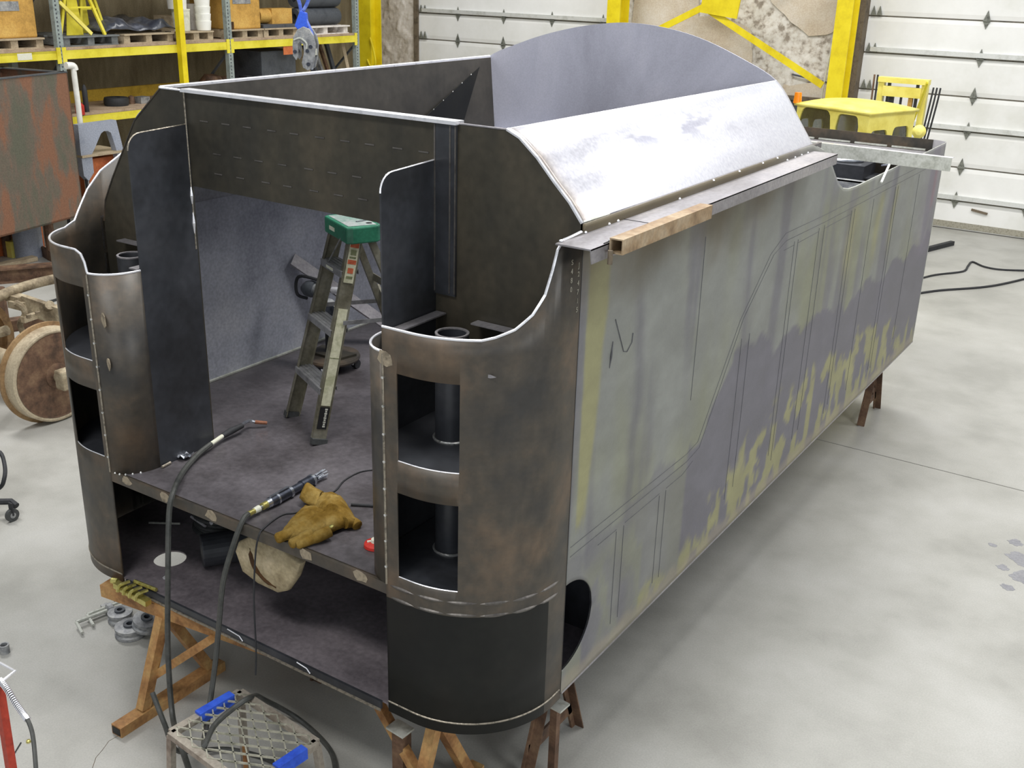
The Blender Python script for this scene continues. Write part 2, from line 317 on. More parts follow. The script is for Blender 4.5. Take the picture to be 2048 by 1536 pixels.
# columns
def column(x, y, w, lab, dep=.16):
    c = empty('steel_column', (x, y, 0), lab, 'column')
    box((x - w / 2, y - dep, 0), (x + w / 2, y - dep + .02, 5)).build('front_flange', M['yellow_deep'], c)
    box((x - .01, y - dep + .02, 0), (x + .01, y + dep - .02, 5)).build('web', M['yellow_deep'], c)
    box((x - w / 2, y + dep - .02, 0), (x + w / 2, y + dep, 5)).build('rear_flange', M['yellow_deep'], c)
    box((x - w / 2 - .08, y - dep - .08, 0), (x + w / 2 + .08, y + dep + .08, .03)).build('base_plate', M['yellow_deep'], c)
    return c
column(-1.72, 13.6, .24, 'yellow steel column beside the right garage door, behind the forklift')
column(-5.48, 13.6, .24, 'yellow steel column at the right edge of the left garage door, above the arched end plate')
c = column(-10.78, 13.6, .30, 'wide yellow steel column in the corner, just right of the storage rack')
br = empty('cross_brace', (-3.6, 13.6, 2.9), 'yellow diagonal bracing with a gusset plate on the flaking wall between two columns', 'brace')
for a, b in (((-3.9, 13.6, 2.97), (-1.95, 13.6, 1.98)), ((-3.9, 13.6, 3.05), (-5.4, 13.6, 2.3)), ((-3.2, 13.6, 3.2), (-1.9, 13.6, 4.2)), ((-3.9, 13.6, 3.2), (-5.3, 13.6, 4.2))):
    MB().bar(a, b, .02, .10).build('brace_bar', M['yellow_deep'], br)
MB().prism([(-4.02, 2.93), (-3.4, 2.86), (-3.34, 3.35), (-3.95, 3.4)], (0, 13.58, 0), (1, 0, 0), (0, 0, 1), (0, -.03, 0)).build('gusset_plate', M['yellow_deep'], br)
# ---------------------------------------------------------------- the tender body
ZB, ZF, ZU, ZC, ZP, ZH, ZT, ZPL, ZR = .613, 1.20, 2.186, 2.283, 2.806, 2.523, 2.955, 2.62, 2.288
XO, XS, YBK, HW, RC, YR, YD = .712, .856, .509, 1.40, .42, 6.49, 3.18
T = empty('locomotive_tender_body', (0, 3.2, ZB), 'large unpainted welded steel locomotive tender body raised on trestles in the middle of the shop', 'tender')
def lerp_tab(tab, x):
    if x <= tab[0][0]: return tab[0][1]
    for (a, b), (c, d) in zip(tab, tab[1:]):
        if x <= c: return b + (d - b) * (x - a) / (c - a)
    return tab[-1][1]
SA = HW - RC - XS; SB = SA + RC * math.pi / 2
def plan(s):
    if s < SA: return XS + s, 0.0
    t = (s - SA) / RC
    if t < math.pi / 2: return HW - RC + RC * math.sin(t), RC - RC * math.cos(t)
    return HW, RC + s - SB
def corner_shell(sg, send, top, wins, zlow):
    sh = empty('corner_sheet', (0, 0, 0)); sh.parent = T; sh.location = (sg * 1.1, -3.0, 0)
    ss = sorted(set([0, send] + [round(send * i / 60, 4) for i in range(61)] + [w[0] for w in wins] + [w[1] for w in wins] + [t[0] for t in top if 0 < t[0] < send]))
    zs = sorted(set([zlow, .9, 1.14, 1.2, 2.22] + [w[2] for w in wins] + [w[3] for w in wins]))
    mb = MB(); idx = {}
    def vid(i, j):
        if (i, j) not in idx:
            x, y = plan(ss[i]); zt = lerp_tab(top, ss[i])
            z = min(zs[j], zt) if j < len(zs) else zt
            idx[i, j] = len(mb.v); mb.v.append(V((sg * x, y, z)))
        return idx[i, j]
    for i in range(len(ss) - 1):
        for j in range(len(zs)):
            if any(w[0] - 1e-6 <= ss[i] and ss[i + 1] <= w[1] + 1e-6 and j < len(zs) - 1 and w[2] - 1e-6 <= zs[j] and zs[j + 1] <= w[3] + 1e-6 for w in wins): continue
            mb.f.append((vid(i, j), vid(i + 1, j), vid(i + 1, j + 1), vid(i, j + 1)))
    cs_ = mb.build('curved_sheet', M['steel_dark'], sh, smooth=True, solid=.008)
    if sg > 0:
        cs_.data.materials.append(M['steel_skirt'])  # right sheet below the weld darkened in place of shade and reflection
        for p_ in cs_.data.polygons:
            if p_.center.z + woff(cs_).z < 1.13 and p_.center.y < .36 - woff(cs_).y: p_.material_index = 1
    def onp(s, z, out=0.0):
        x, y = plan(s); a, b = plan(s + .002); n = V((b - y, -(a - x), 0)).normalized(); return V((sg * (x + n.x * out), y + n.y * out, z))
    MB().tube([onp(s, lerp_tab(top, s)) for s in ss if s < send - .003], .0055, 6).build('ground_edge', M['edge'], sh)
    for w in wins:
        for z, nm in ((w[2], 'edge'),):
            MB().tube([onp(w[0] + (w[1] - w[0]) * k / 10, z, -.002) for k in range(11)], .0035, 5).build('opening_edge', M['edge'], sh)
    for z in (1.20, 1.145) if sg > 0 else ():
        k = 0
        while k * .13 < send - .1:
            a = .02 + k * .13; MB().tube([onp(a + .12 * q / 6, z + .004 * math.sin(k), .0035) for q in range(7)], [.0005, .0055, .007, .0075, .007, .005, .0005], 5).build('ground_weld', M['grindmark'], sh); k += 1
    MB().tube([onp(s, .63, .004) for s in ss if s < send - .003], .004, 5).build('bottom_weld', M['seam'], sh)
    MB().tube([onp(.002, z, .004) for z in (ZF, 2.18)], .0045, 5).build('seam_weld', M['seam'], sh)
    for k in range(8):
        MB().lathe([(.001, -.003), (.006, -.002), (.006, .003), (.001, .005)], onp(.002, 1.28 + k * .115, .006), (0, -1, 0), 6).build('tack_weld', M['weld'], sh)
    return sh, onp
STR = [(0, 2.283), (.40, 2.283), (.448, 2.293), (.521, 2.318), (.589, 2.366), (.64, 2.432), (.671, 2.519), (.692, 2.589), (.72, 2.62), (.853, 2.63)]
STL = [(0, 2.19), (.01, 2.235), (.03, 2.27), (.067, 2.285), (.12, 2.285), (.5, 2.275), (.62, 2.27), (.70, 2.29), (.765, 2.38), (.80, 2.43), (.885, 2.51), (1.03, 2.583), (1.10, 2.60)]
WR = [(.066, .326, 1.758, 2.115), (.062, .324, 1.25, 1.626)]
WLF = [(.034, .294, 1.758, 2.115), (.030, .290, 1.27, 1.616)]
shR, onR = corner_shell(1, .853, STR, WR, .578)
shL, onL = corner_shell(-1, 1.10, STL, WLF, .578)
# rolled jambs and tall inner plates either side of the doorway
for sg in (1, -1):
    mb = MB(); P = []
    for k in range(15):
        t = math.pi / 2 * k / 14; P.append((XS - (XS - XO) * math.sin(t), .174 - .174 * math.cos(t)))
    P = [(XS, 0)] + P[1:]
    n = len(P); mb.v += [V((sg * x, y, ZF)) for x, y in P] + [V((sg * x, y, ZU)) for x, y in P]
    mb.f += [(i, i + 1, i + 1 + n, i + n) for i in range(n - 1)]
    mb.build('rolled_jamb', M['steel_dark'], T, smooth=True, solid=.008)
    MB().tube([(sg * x, y, ZU) for x, y in P], .0055, 6).build('jamb_edge', M['edge'], T)
    r = .07; pl = [(.174, ZF), (YBK, ZF), (YBK, ZP)]
    for k in range(7):
        t = math.pi / 2 * k / 6; pl.append((.174 + r - r * math.sin(t), ZP - .012 - r + r * math.cos(t)))
    MB().prism(pl, (sg * XO - .004, 0, 0), (0, 1, 0), (0, 0, 1), (.008, 0, 0)).build('inner_plate', M['steel_black'], T)
    MB().tube([(sg * XO, y, z) for y, z in pl[2:]] , .0045, 5).build('plate_edge', M['seam'] if sg < 0 else M['edge'], T)
# end sheet with the coal-space profile
def prof(pts): return pts
RP = [(1.046, 2.955), (1.102, 2.931), (1.181, 2.867), (1.26, 2.785), (1.327, 2.721), (1.383, 2.651), (1.395, 2.60)]
LP = [(-.877, 2.951), (-.995, 2.856), (-1.077, 2.79), (-1.195, 2.624), (-1.29, 2.49), (-1.365, 2.37), (-1.394, 2.26)]
MB().prism([(XO, ZF), (1.395, ZF)] + RP[::-1] + [(XO, ZT)], (0, YBK, 0), (1, 0, 0), (0, 0, 1), (0, .010, 0)).build('end_sheet', M['steel_head'], T)
MB().prism([(-XO, ZF), (-1.395, ZF), (-1.395, 2.20)] + LP[::-1] + [(-XO, ZT)], (0, YBK, 0), (1, 0, 0), (0, 0, 1), (0, .010, 0)).build('end_sheet', M['steel_head'], T)
MB().prism([(-XO, ZH + .0), (XO, ZH - .012), (XO, ZT), (-XO, ZT)], (0, YBK, 0), (1, 0, 0), (0, 0, 1), (0, .010, 0)).build('header_plate', M['steel_head'], T)
box((-XO, YBK - .025, ZT - .004), (XO + .115, YBK + .03, ZT + .010)).build('top_flange', M['edge'], T)
MB().tube([(p[0], YBK, p[1]) for p in RP[:6]], .0075, 6).build('end_weld', M['edge'], T)
MB().tube([(p[0], YBK, p[1]) for p in LP], .005, 6).build('end_weld', M['steel_dark'], T)
MB().tube([(-XO - .165, YBK, ZT), (-XO, YBK, ZT)], .005, 6).build('end_edge', M['edge'], T)
MB().tube([(XO + .1, YBK, ZT), (1.046, YBK, ZT)], .004, 6).build('end_edge', M['steel_plate'], T)
MB().bar((XO + .055, YBK - .006, ZT - .002), (XO + .055, YBK - .006, 2.27), .105, .010, (0, -1, 0)).build('flat_bar', M['steel_plate'], T)
bpy.data.objects['flat_bar'].data.materials[0] = M['steel_black']
for x in (XO + .006, XO + .08, XO + .105): MB().bar((x, YBK - .012, ZT - .01), (x, YBK - .012, 2.28), .006, .003, (0, -1, 0)).build('bar_edge', M['grindmark'], T)
MB().tube([(-XO + .004, YBK - .008, z) for z in (ZH - .3, ZT)], .004, 5).build('seam_weld', M['seam'], T)
for z0, z1 in ((2.44, 2.52), (2.30, 2.40)): MB().tube([(-XO + .004, YBK - .01, z0), (-XO + .006, YBK - .012, (z0 + z1) / 2), (-XO + .004, YBK - .01, z1)], [.003, .008, .003], 6).build('bright_weld', M['edge'], T)
for i, (x0, x1, z) in enumerate(((-.62, .68, 2.83), (-.55, .6, 2.69), (-.55, .55, 2.60))):      # rubbed dashes where stiffeners are welded behind
    k = x0
    while k < x1:
        MB().bar((k, YBK - .0015, z), (k + .05, YBK - .0015, z), .002, .006).build('heat_mark', M['grindmark'], T); k += .13 + .03 * random.random()
# floor plate, bottom plate
box((-XS, -.002, ZF - .050), (XS, .02, ZF)).build('floor_front_bar', M['steel_dark'], T)
def inset(sg): return [(sg * (plan(s)[0] - .007 * (s - SA) / (SB - SA)), plan(s)[1] + .012) for s in [SA + (SB - SA) * k / 12 for k in range(13)]]
MB().prism([(-.98, .021)][:0] + inset(-1) + [(-1.39, 4.4), (1.39, 4.4)] + inset(1)[::-1], (0, 0, ZF - .012), (1, 0, 0), (0, 1, 0), (0, 0, .012)).build('floor_plate', M['steel_floor'], T)
for x in (-.74, -.47, -.16, .42, .72):
    P = []
    for k in range(9):
        a = k / 9 * 6.283; r = .018 + .014 * random.random(); P.append((r * 1.4 * math.cos(a), r * math.sin(a)))
    MB().prism(P, (x, -.0035, ZF - .018), (1, 0, 0), (0, 0, 1), (0, .001, 0)).build('scraped_patch', M['primer'], T)
MB().tube([(-1.385, y, ZF + .006) for y in (.55, 4.3)], .009, 6).build('floor_weld', M['galv'], T)
# bottom plate with a round hand hole
hc = (-.815, .255); hr = .082; mb = MB(); N = 32
ring = [(hc[0] + hr * math.cos(6.2832 * k / N), hc[1] + hr * math.sin(6.2832 * k / N)) for k in range(N)]
sq = []
for k in range(N):
    c, s = math.cos(6.2832 * k / N), math.sin(6.2832 * k / N); q = .12 / max(abs(c), abs(s)); sq.append((hc[0] + q * c, hc[1] + q * s))
for zz in (0, 1):
    z = ZB - .008 + .008 * zz
    mb.v += [V((x, y, z)) for x, y in ring]; mb.v += [V((x, y, z)) for x, y in sq]
for k in range(N):
    l = (k + 1) % N
    mb.f += [(k, l, N + l, N + k), (2 * N + k, 3 * N + k, 3 * N + l, 2 * N + l), (k, 2 * N + k, 2 * N + l, l)]
x0, x1, y0, y1 = hc[0] - .12, hc[0] + .12, hc[1] - .12, hc[1] + .12
for sg in (-1, 1): mb.prism([(sg * .97, .004)] + inset(sg) + [(sg * 1.39, 6.45), (sg * .97, 6.45)], (0, 0, ZB - .008), (1, 0, 0), (0, 1, 0), (0, 0, .008))
for a, b in (((-.97, -.0, ZB - .008), (x0, 6.45, ZB)), ((x1, 0, ZB - .008), (.97, 6.45, ZB)), ((x0, 0, ZB - .008), (x1, y0, ZB)), ((x0, y1, ZB - .008), (x1, 6.45, ZB))): mb.bb(a, b)
mb.build('bottom_plate', M['steel_low'], T)
box((-.83, -.012, ZB - .038), (.82, 0, ZB + .001)).build('bottom_lip', M['steel_black'], T)
box((-.83, -.018, ZB - .044), (.82, -.012, ZB - .034)).build('lip_edge', M['seam'], T)
for a, b in ((-.1, .0), (.34, .42)): MB().tube([(a, -.014, ZB), (b - .02, -.016, ZB - .006), (b, -.016, ZB - .025)], .003, 5).build('bright_weld', M['edge'], T)
MB().lathe([(.001, 0), (.02, .002), (.02, .004), (.001, .006)], (-.68, .12, ZB), (0, 0, 1), 8).build('weld_spatter', M['edge'], T)
box((-1.39, .95, ZB), (1.39, .962, ZF - .013)).build('frame_crossbar', M['steel_black'], T)
# side sheets
def wall(sg, stains):
    ys = [.489 + i * .012 for i in range(21)]; ys += [.735 + .03 * i for i in range(1, 192)]; ys = [y for y in ys if y < YR - .13] + [YR - .12]
    def top(y): return 2.288 if sg < 0 else lerp_tab([(3.0, 2.655), (3.2, 2.60), (3.376, 2.505), (3.458, 2.442), (3.555, 2.37), (3.675, 2.317), (3.795, 2.296), (3.95, 2.288), (9, 2.288)], y)
    def hole(y):
        q = (y - .49) / .237
        if not stains or q >= 1: return .93, .93
        h = .21 * math.sqrt(max(0, 1 - q * q)); return .93 - h, .93 + h
    A, B = 12, 70; mb = MB(); n = A + B + 2
    for y in ys:
        lo, hi = hole(y); tp = top(y)
        mb.v += [V((sg * HW, y, ZB - .01 + (lo - ZB + .01) * j / A)) for j in range(A + 1)] + [V((sg * HW, y, hi + (tp - hi) * j / B)) for j in range(B + 1)]
    for i in range(len(ys) - 1):
        for j in range(n - 1):
            if j == A: continue
            a = i * n + j; mb.f.append((a, a + n, a + n + 1, a + 1))
    # rounded rear corner
    C0 = len(mb.v); N = 8
    for k in range(N + 1):
        t = math.pi / 2 * k / N; mb.v += [V((sg * (HW - .12 + .12 * math.cos(t)), YR - .12 + .12 * math.sin(t), z)) for z in (ZB - .01, ZR)]
    for k in range(N): a = C0 + 2 * k; mb.f.append((a, a + 2, a + 3, a + 1))
    o = mb.build('side_sheet', M['steel_side'] if stains else M['steel_inner'], T, smooth=True)
    bm = bmesh.new(); bm.from_mesh(o.data); bmesh.ops.remove_doubles(bm, verts=bm.verts, dist=.0005); bm.to_mesh(o.data); bm.free()
    if stains:
        me = o.data; at = me.color_attributes.new('stain', 'FLOAT_COLOR', 'POINT'); off = woff(o)
        nz = lambda y, z, s, k=0: noise.fractal(V((y * s, z * s, k)), 1.0, 2.0, 4)
        pale, purp, yel, brn, grn = (150, 152, 148), (122, 120, 130), (166, 163, 122), (104, 94, 74), (150, 152, 132)
        lin = lambda c: V(srgb(c)[:3])
        pale, purp, yel, brn, grn = map(lin, (pale, purp, yel, brn, grn))
        ss = lambda a, b, x: max(0, min(1, (x - a) / (b - a))) ** 2 * (3 - 2 * max(0, min(1, (x - a) / (b - a))))
        for i, v in enumerate(me.vertices):
            y, z = v.co.y + off.y, v.co.z + off.z
            c = pale.lerp(grn, ss(-.2, .5, nz(y, z * .5, 1.3, 3)))
            c = c.lerp(purp, .7 * ss(.0, .45, nz(y * 2.2, z * .25, 1.6, 7)))
            c = c.lerp(purp * .85, .6 * math.exp(-((y - 1.02 - .06 * nz(0, z, 2, 21)) / .045) ** 2) * (1 - ss(2.2, 2.4, z)))
            # purple-grey tide mark: falls from the mid height to the bottom
            zl = lerp_tab([(1.6, 1.32), (1.8, 1.42), (2.18, 1.72), (2.5, 1.71), (2.72, 1.61), (3.55, 1.58), (4.21, 1.49), (4.79, 1.5), (6.03, 1.56)], y) + .10 * nz(y, z, 3.5, 2)
            if y > .5: c = c.lerp(purp, .95 * ss(0, .025, zl - z) * (1 if y > 1.65 else .5))
            # yellow flames
            zf = lerp_tab([(1.7, .7), (2.1, 1.0), (2.6, 1.15), (3.3, 1.22), (4.4, 1.16), (5.5, 1.13), (5.9, .8)], y)
            q = nz(y * 1.9, z * .9, 3.2, 11)
            if y > 1.2: c = c.lerp(yel, .95 * ss(-.06, .04, q) * ss(0, .12, zf - z + .2 * nz(y, z, 5, 1)))
            else: c = c.lerp(grn, .6 * ss(-.1, .2, q) * ss(0, .2, 1.25 - z))
            # yellow vertical band next to the seam
            bl, bh = .545 + .02 * nz(y, z, 2, 4), lerp_tab([(1.3, .62), (1.9, .70), (2.4, .73)], z) + .015 * nz(y, z, 5, 5)
            c = c.lerp(yel, .95 * ss(bl - .01, bl + .012, y) * ss(0, .04, bh - y) * ss(1.38, 1.5, z + .25 * nz(y * 4, z, 3, 6)))
            c = c.lerp(yel, .8 * ss(.56, .58, y) * ss(.64, .62, y + 0) * 0 + .0)
            # yellow stripes high at the back
            for yc, wdt in ((4.0, .10), (4.62, .07), (5.0, .05)):
                c = c.lerp(yel, .75 * math.exp(-((y - yc - .05 * nz(0, z, 3, 8)) / wdt) ** 2) * ss(1.5, 1.8, z) * ss(2.25, 2.12, z) if False else .0)
                c = c.lerp(yel, .7 * math.exp(-((y - yc - .05 * nz(0, z, 3, 8)) / wdt) ** 2) * ss(1.55, 1.85, z) * (1 - ss(2.1, 2.2, z)))
            # brown under the running board, red smear at the rear
            c = c.lerp(brn, 1.0 * ss(2.2, 2.6, z + .12 * nz(y, z, 2.5, 9)) * (1 - ss(2.2, 3.3, y)))
            c = c.lerp(lin((146, 138, 154)), .4 * ss(5.6, 6.1, y) * ss(1.3, 1.5, z))
            c = c.lerp(lin((150, 118, 128)), .7 * math.exp(-((y - 6.2) / .05) ** 2) * ss(1.75, 1.85, z) * (1 - ss(2.1, 2.2, z)))
            # scraped bottom band
            c = c.lerp(lin((170, 160, 142)), .7 * ss(.06, .0, 0) * 0 + .6 * (1 - ss(.65, .70, z + .03 * nz(y * 2, z, 4, 3))))
            at.data[i].color = (c.x, c.y, c.z, 1)
    k = o.modifiers.new('s', 'SOLIDIFY'); k.thickness = .008; k.offset = 0
    MB().tube([(sg * HW, y, top(y)) for y in ys if y > 3.05], .0045, 5).build('sheet_edge', M['galv'], T)
    if stains: MB().tube([(sg * (HW + .001), .49 + .237 * math.sin(math.pi * k / 24), .93 + .21 * math.cos(math.pi * k / 24)) for k in range(25)], .003, 5).build('hole_edge', M['black'], T)
wall(1, True); wall(-1, False)
MB().tube([(HW + .003, .488, z) for z in (.6, 2.6)], .0022, 5).build('open_seam', M['black'], T)
box((HW - .03, .5, ZB - .022), (HW + .004, YR - .1, ZB - .010)).build('bottom_angle', M['steel_plate'], T)
box((-HW + .12, YR - .004, ZB - .01), (HW - .12, YR + .004, ZR)).build('rear_sheet', M['steel_dark'], T)
MB().bar((HW + .004, YR - .12, ZB), (HW + .004, YR - .12, ZR - .01), .004, .008, (0, 1, 0)).build('corner_weld', M['galv'], T)
box((1.09, .47, ZB), (1.10, 1.3, ZF - .013)).build('frame_web', M['steel_inner'], T)
# scribed rivet lines on the right hand sheet
def layout(pts):
    MB().tube([(HW + .0045, y, z) for y, z in pts], .0015, 4).build('scribed_line', M['scribe'], T)
for d in (0, .045):
    layout([(.51, 1.31 - d), (1.63 + d * .3, 1.31 - d), (1.76 + d * .6, 1.33 - d * .9), (2.17 + d, 1.86), (2.52 + d, 2.14 - d * .3), (2.72 + d * .6, 2.215 - d), (3.4, 2.205 - d), (6.3, 2.20 - d)])
for y in (1.62, 2.22, 2.33, 2.88, 2.94, 3.30, 3.40, 3.93, 4.0, 4.42, 4.96, 5.03, 5.62):
    z0, z1 = (1.6, 2.4) if y < 2 else (.75 + .1 * random.random(), 2.14 if y > 2.6 else 1.75)
    layout([(y, z1), (y + .004, (z0 + z1) / 2), (y, z0)])
for y in (.92, .99, 1.35, 1.42): layout([(y, 1.20), (y, .72)])
layout([(.75, 1.21), (.92, 1.21)]); layout([(1.0, 1.21), (1.35, 1.21)]); layout([(1.42, 1.21), (1.6, 1.21), (1.72, 1.24)])
layout([(2.72, 2.12), (2.88, 2.12)]); layout([(2.95, 2.12), (3.3, 2.12)]); layout([(3.4, 2.12), (3.93, 2.12)])
MB().tube([(HW + .005, y, z) for y, z in ((.78, 2.22), (.87, 2.06), (.90, 2.05), (.94, 2.08), (.945, 2.12))], .0025, 4).build('pen_mark', M['scribe'], T)
MB().tube([(HW + .005, y, z) for y, z in ((.77, 2.13), (.76, 2.07), (.755, 2.02))], [.002, .006, .001], 5).build('pen_mark', M['scribe'], T)
# stamped heat numbers in two upright rows next to the seam
for col, (s0, txt) in enumerate(((.775, 'S480'), (.825, 'J24715'))):
    x, y = plan(s0)
    for k, ch in enumerate(txt):
        cu = bpy.data.curves.new('number', 'FONT'); cu.body = ch; cu.size = .028; cu.extrude = .0006; cu.align_x = 'CENTER'
        ob = bpy.data.objects.new('chalk_number', cu); COL.objects.link(ob)
        ob.matrix_world = Matrix.Translation((x + .0055, y, 2.52 - .034 * k - .02 * col)) @ Matrix(((0, 0, 1), (1, 0, 0), (0, 1, 0))).to_4x4()
        dg = bpy.context.evaluated_depsgraph_get(); me = bpy.data.meshes.new_from_object(ob.evaluated_get(dg)); me.transform(ob.matrix_world); bpy.data.objects.remove(ob)
        vs = [v.co.copy() for v in me.vertices]; fs = [tuple(p.vertices) for p in me.polygons]; MB().add(vs, fs).build('chalk_number', M['chalk'], T)
# barrel sheets of the coal space
FR = [(1.046, 2.955), (1.102, 2.931), (1.181, 2.867), (1.26, 2.785), (1.327, 2.721), (1.383, 2.651)]
RR = [(1.09, 2.956), (1.135, 2.912), (1.19, 2.84), (1.245, 2.76), (1.295, 2.69), (1.345, 2.622)]
mb = MB(); n = len(FR)
FRs = crv([(a, 0, b) for a, b in FR], 4); RRs = crv([(a, 0, b) for a, b in RR], 4); n = len(FRs)
for k in range(25):
    t = k / 24
    for a, b in zip(FRs, RRs): p = a.lerp(b, t); mb.v.append(V((p.x, YBK + (YD - YBK) * t, p.z)))
for k in range(24):
    for j in range(n - 1): a = k * n + j; mb.f.append((a, a + n, a + n + 1, a + 1))
bs = mb.build('barrel_sheet', M['steel_bright'], T, smooth=True); ob_ = woff(bs)
bm = bmesh.new(); bm.from_mesh(bs.data); bmesh.ops.subdivide_edges(bm, edges=bm.edges, cuts=3, use_grid_fill=True); bm.to_mesh(bs.data); bm.free()
bs.data.polygons.foreach_set('use_smooth', [True] * len(bs.data.polygons))
at = bs.data.color_attributes.new('stain', 'FLOAT_COLOR', 'POINT')
for i, v in enumerate(bs.data.vertices):
    x, y, z = v.co + ob_; e = (y - YBK) + .03 * noise.noise(V((z * 9, 0, 2)))
    c = V((1, 1, 1)); s = max(0, min(1, 1 - e / .13)); c = c.lerp(V((.62, .50, .34)), s * s * (.75 if y < YBK + .3 else 0))
    s = max(0, min(1, 1 - abs(e - .02) / .03)); c = c.lerp(V((.40, .34, .28)), .5 * s)
    q = noise.fractal(V((y * 2.6 + 3, z * 11, 9)), .7, 2, 6); w = .8 * math.exp(-((z - 2.85) / .05) ** 2) * math.exp(-((y - 1.6) / .7) ** 2)
    c = c.lerp(V((.40, .40, .47)), max(0, min(1, (q - .12) * 5)) * w)
    at.data[i].color = (c.x, c.y, c.z, 1)
k = bs.modifiers.new('s', 'SOLIDIFY'); k.thickness = .008; k.offset = 0
box((1.378, YBK, ZPL), (1.398, YD - .02, ZPL + .03)).build('base_strip', M['steel_floor'], T)
mb = MB(); LPs = crv([(a, 0, b) for a, b in LP], 3)
for y in (YBK, YD): mb.v += [V((p.x, y, p.z)) for p in LPs]
n = len(LPs); mb.f += [(j, j + 1, j + 1 + n, j + n) for j in range(n - 1)]
mb.build('barrel_sheet', M['steel_inner'], T, smooth=True, solid=.008)
MB().tube([(-.877, YBK, ZT), (-.87, YD, ZT + .01)], .010, 6).build('top_edge', M['edge'], T)
MB().tube([(1.046, YBK, ZT), (1.09, YD, ZT + .002)], .0045, 6).build('top_edge', M['edge'], T)
arc = crv([(-1.30, 0, 2.52), (-1.1, 0, 2.77), (-.88, 0, 2.962), (-.64, 0, 3.062), (-.413, 0, 3.135), (-.15, 0, 3.193), (.11, 0, 3.222), (.36, 0, 3.208), (.604, 0, 3.160), (.86, 0, 3.068), (1.09, 0, 2.956), (1.22, 0, 2.79), (1.345, 0, 2.622)], 5)
MB().prism([(-1.36, 2.3)] + [(p.x, p.z) for p in arc] + [(1.385, 2.3), (1.385, ZF), (-1.36, ZF)], (0, YD, 0), (1, 0, 0), (0, 0, 1), (0, .010, 0)).build('arched_end_plate', M['steel_disc'], T)
A_ = V((-.87, YD, 2.965)); B_ = V((-.84, YD - .002, 2.52)); C_ = V((-0.820, 2.400, 2.642))
D_ = A_ + (C_ - A_) * ((A_.z - 2.52) / (A_.z - C_.z))
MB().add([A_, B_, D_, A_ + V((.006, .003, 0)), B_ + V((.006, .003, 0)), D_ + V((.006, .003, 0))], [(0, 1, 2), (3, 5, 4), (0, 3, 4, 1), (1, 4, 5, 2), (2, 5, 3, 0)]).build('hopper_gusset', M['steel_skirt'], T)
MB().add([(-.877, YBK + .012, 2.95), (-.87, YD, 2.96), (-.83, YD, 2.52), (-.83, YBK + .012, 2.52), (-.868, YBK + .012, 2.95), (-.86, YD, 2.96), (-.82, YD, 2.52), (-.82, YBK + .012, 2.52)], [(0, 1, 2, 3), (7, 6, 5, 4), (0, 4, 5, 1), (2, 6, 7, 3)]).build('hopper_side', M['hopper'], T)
for k in range(7):
    p = A_.lerp(D_, .22 + k * .1); MB().lathe([(.001, 0), (.005, .001), (.001, .004)], p + V((.008, -.003, 0)), (1, 0, 0), 5).build('tack_weld', M['weld'], T)
box((-.83, 2.9, 2.50), (-.3, YD, 2.512)).build('hopper_ledge', M['steel_inner'], T)
# running board along the right side
box((HW - .002, .298, ZPL - .006), (1.54, 3.01, ZPL)).build('running_board', M['steel_plate'], T)
MB().add([(1.536, .298, ZPL - .001), (1.536, 3.01, ZPL - .001), (1.54, 3.01, ZPL - .001), (1.54, .298, ZPL - .001), (1.536, .31, ZPL - .055), (1.536, 3.01, ZPL - .055), (1.54, 3.01, ZPL - .055), (1.54, .31, ZPL - .055)], [(0, 1, 2, 3), (4, 7, 6, 5), (0, 4, 5, 1), (3, 2, 6, 7), (0, 3, 7, 4), (1, 5, 6, 2)]).build('board_lip', M['steel_plate'], T)
MB().bar((1.40, .80, ZPL + .0005), (1.54, .80, ZPL + .0005), .004, .002).build('board_joint', M['black'], T)
MB().tube([(1.535, .40, ZPL + .001), (1.535, 1.2, ZPL + .001)], .003, 4).build('board_joint', M['black'], T)
for y in (.33, .50, .68, .75, 1.3, 1.65, 1.95, 2.25, 2.45, 2.6, 2.72, 2.82, 2.92):
    MB().lathe([(.001, -.002), (.008, 0), (.007, .004), (.001, .007)], (1.402, y, ZPL + .002 + (.028 if y > 1.2 and int(y * 20) % 2 else 0)), (0, 0, 1), 6).build('tack_weld', M['edge'], T)
for y in (.45, .62, .70, .86):
    MB().lathe([(.001, -.002), (.008, 0), (.007, .004), (.001, .007)], (1.532, y, ZPL + .002), (0, 0, 1), 6).build('tack_weld', M['edge'], T)
MB().tube([(1.384, YBK + .005, 2.655), (1.384, YBK + .20, 2.652)], .006, 5).build('bright_weld', M['galv'], T)
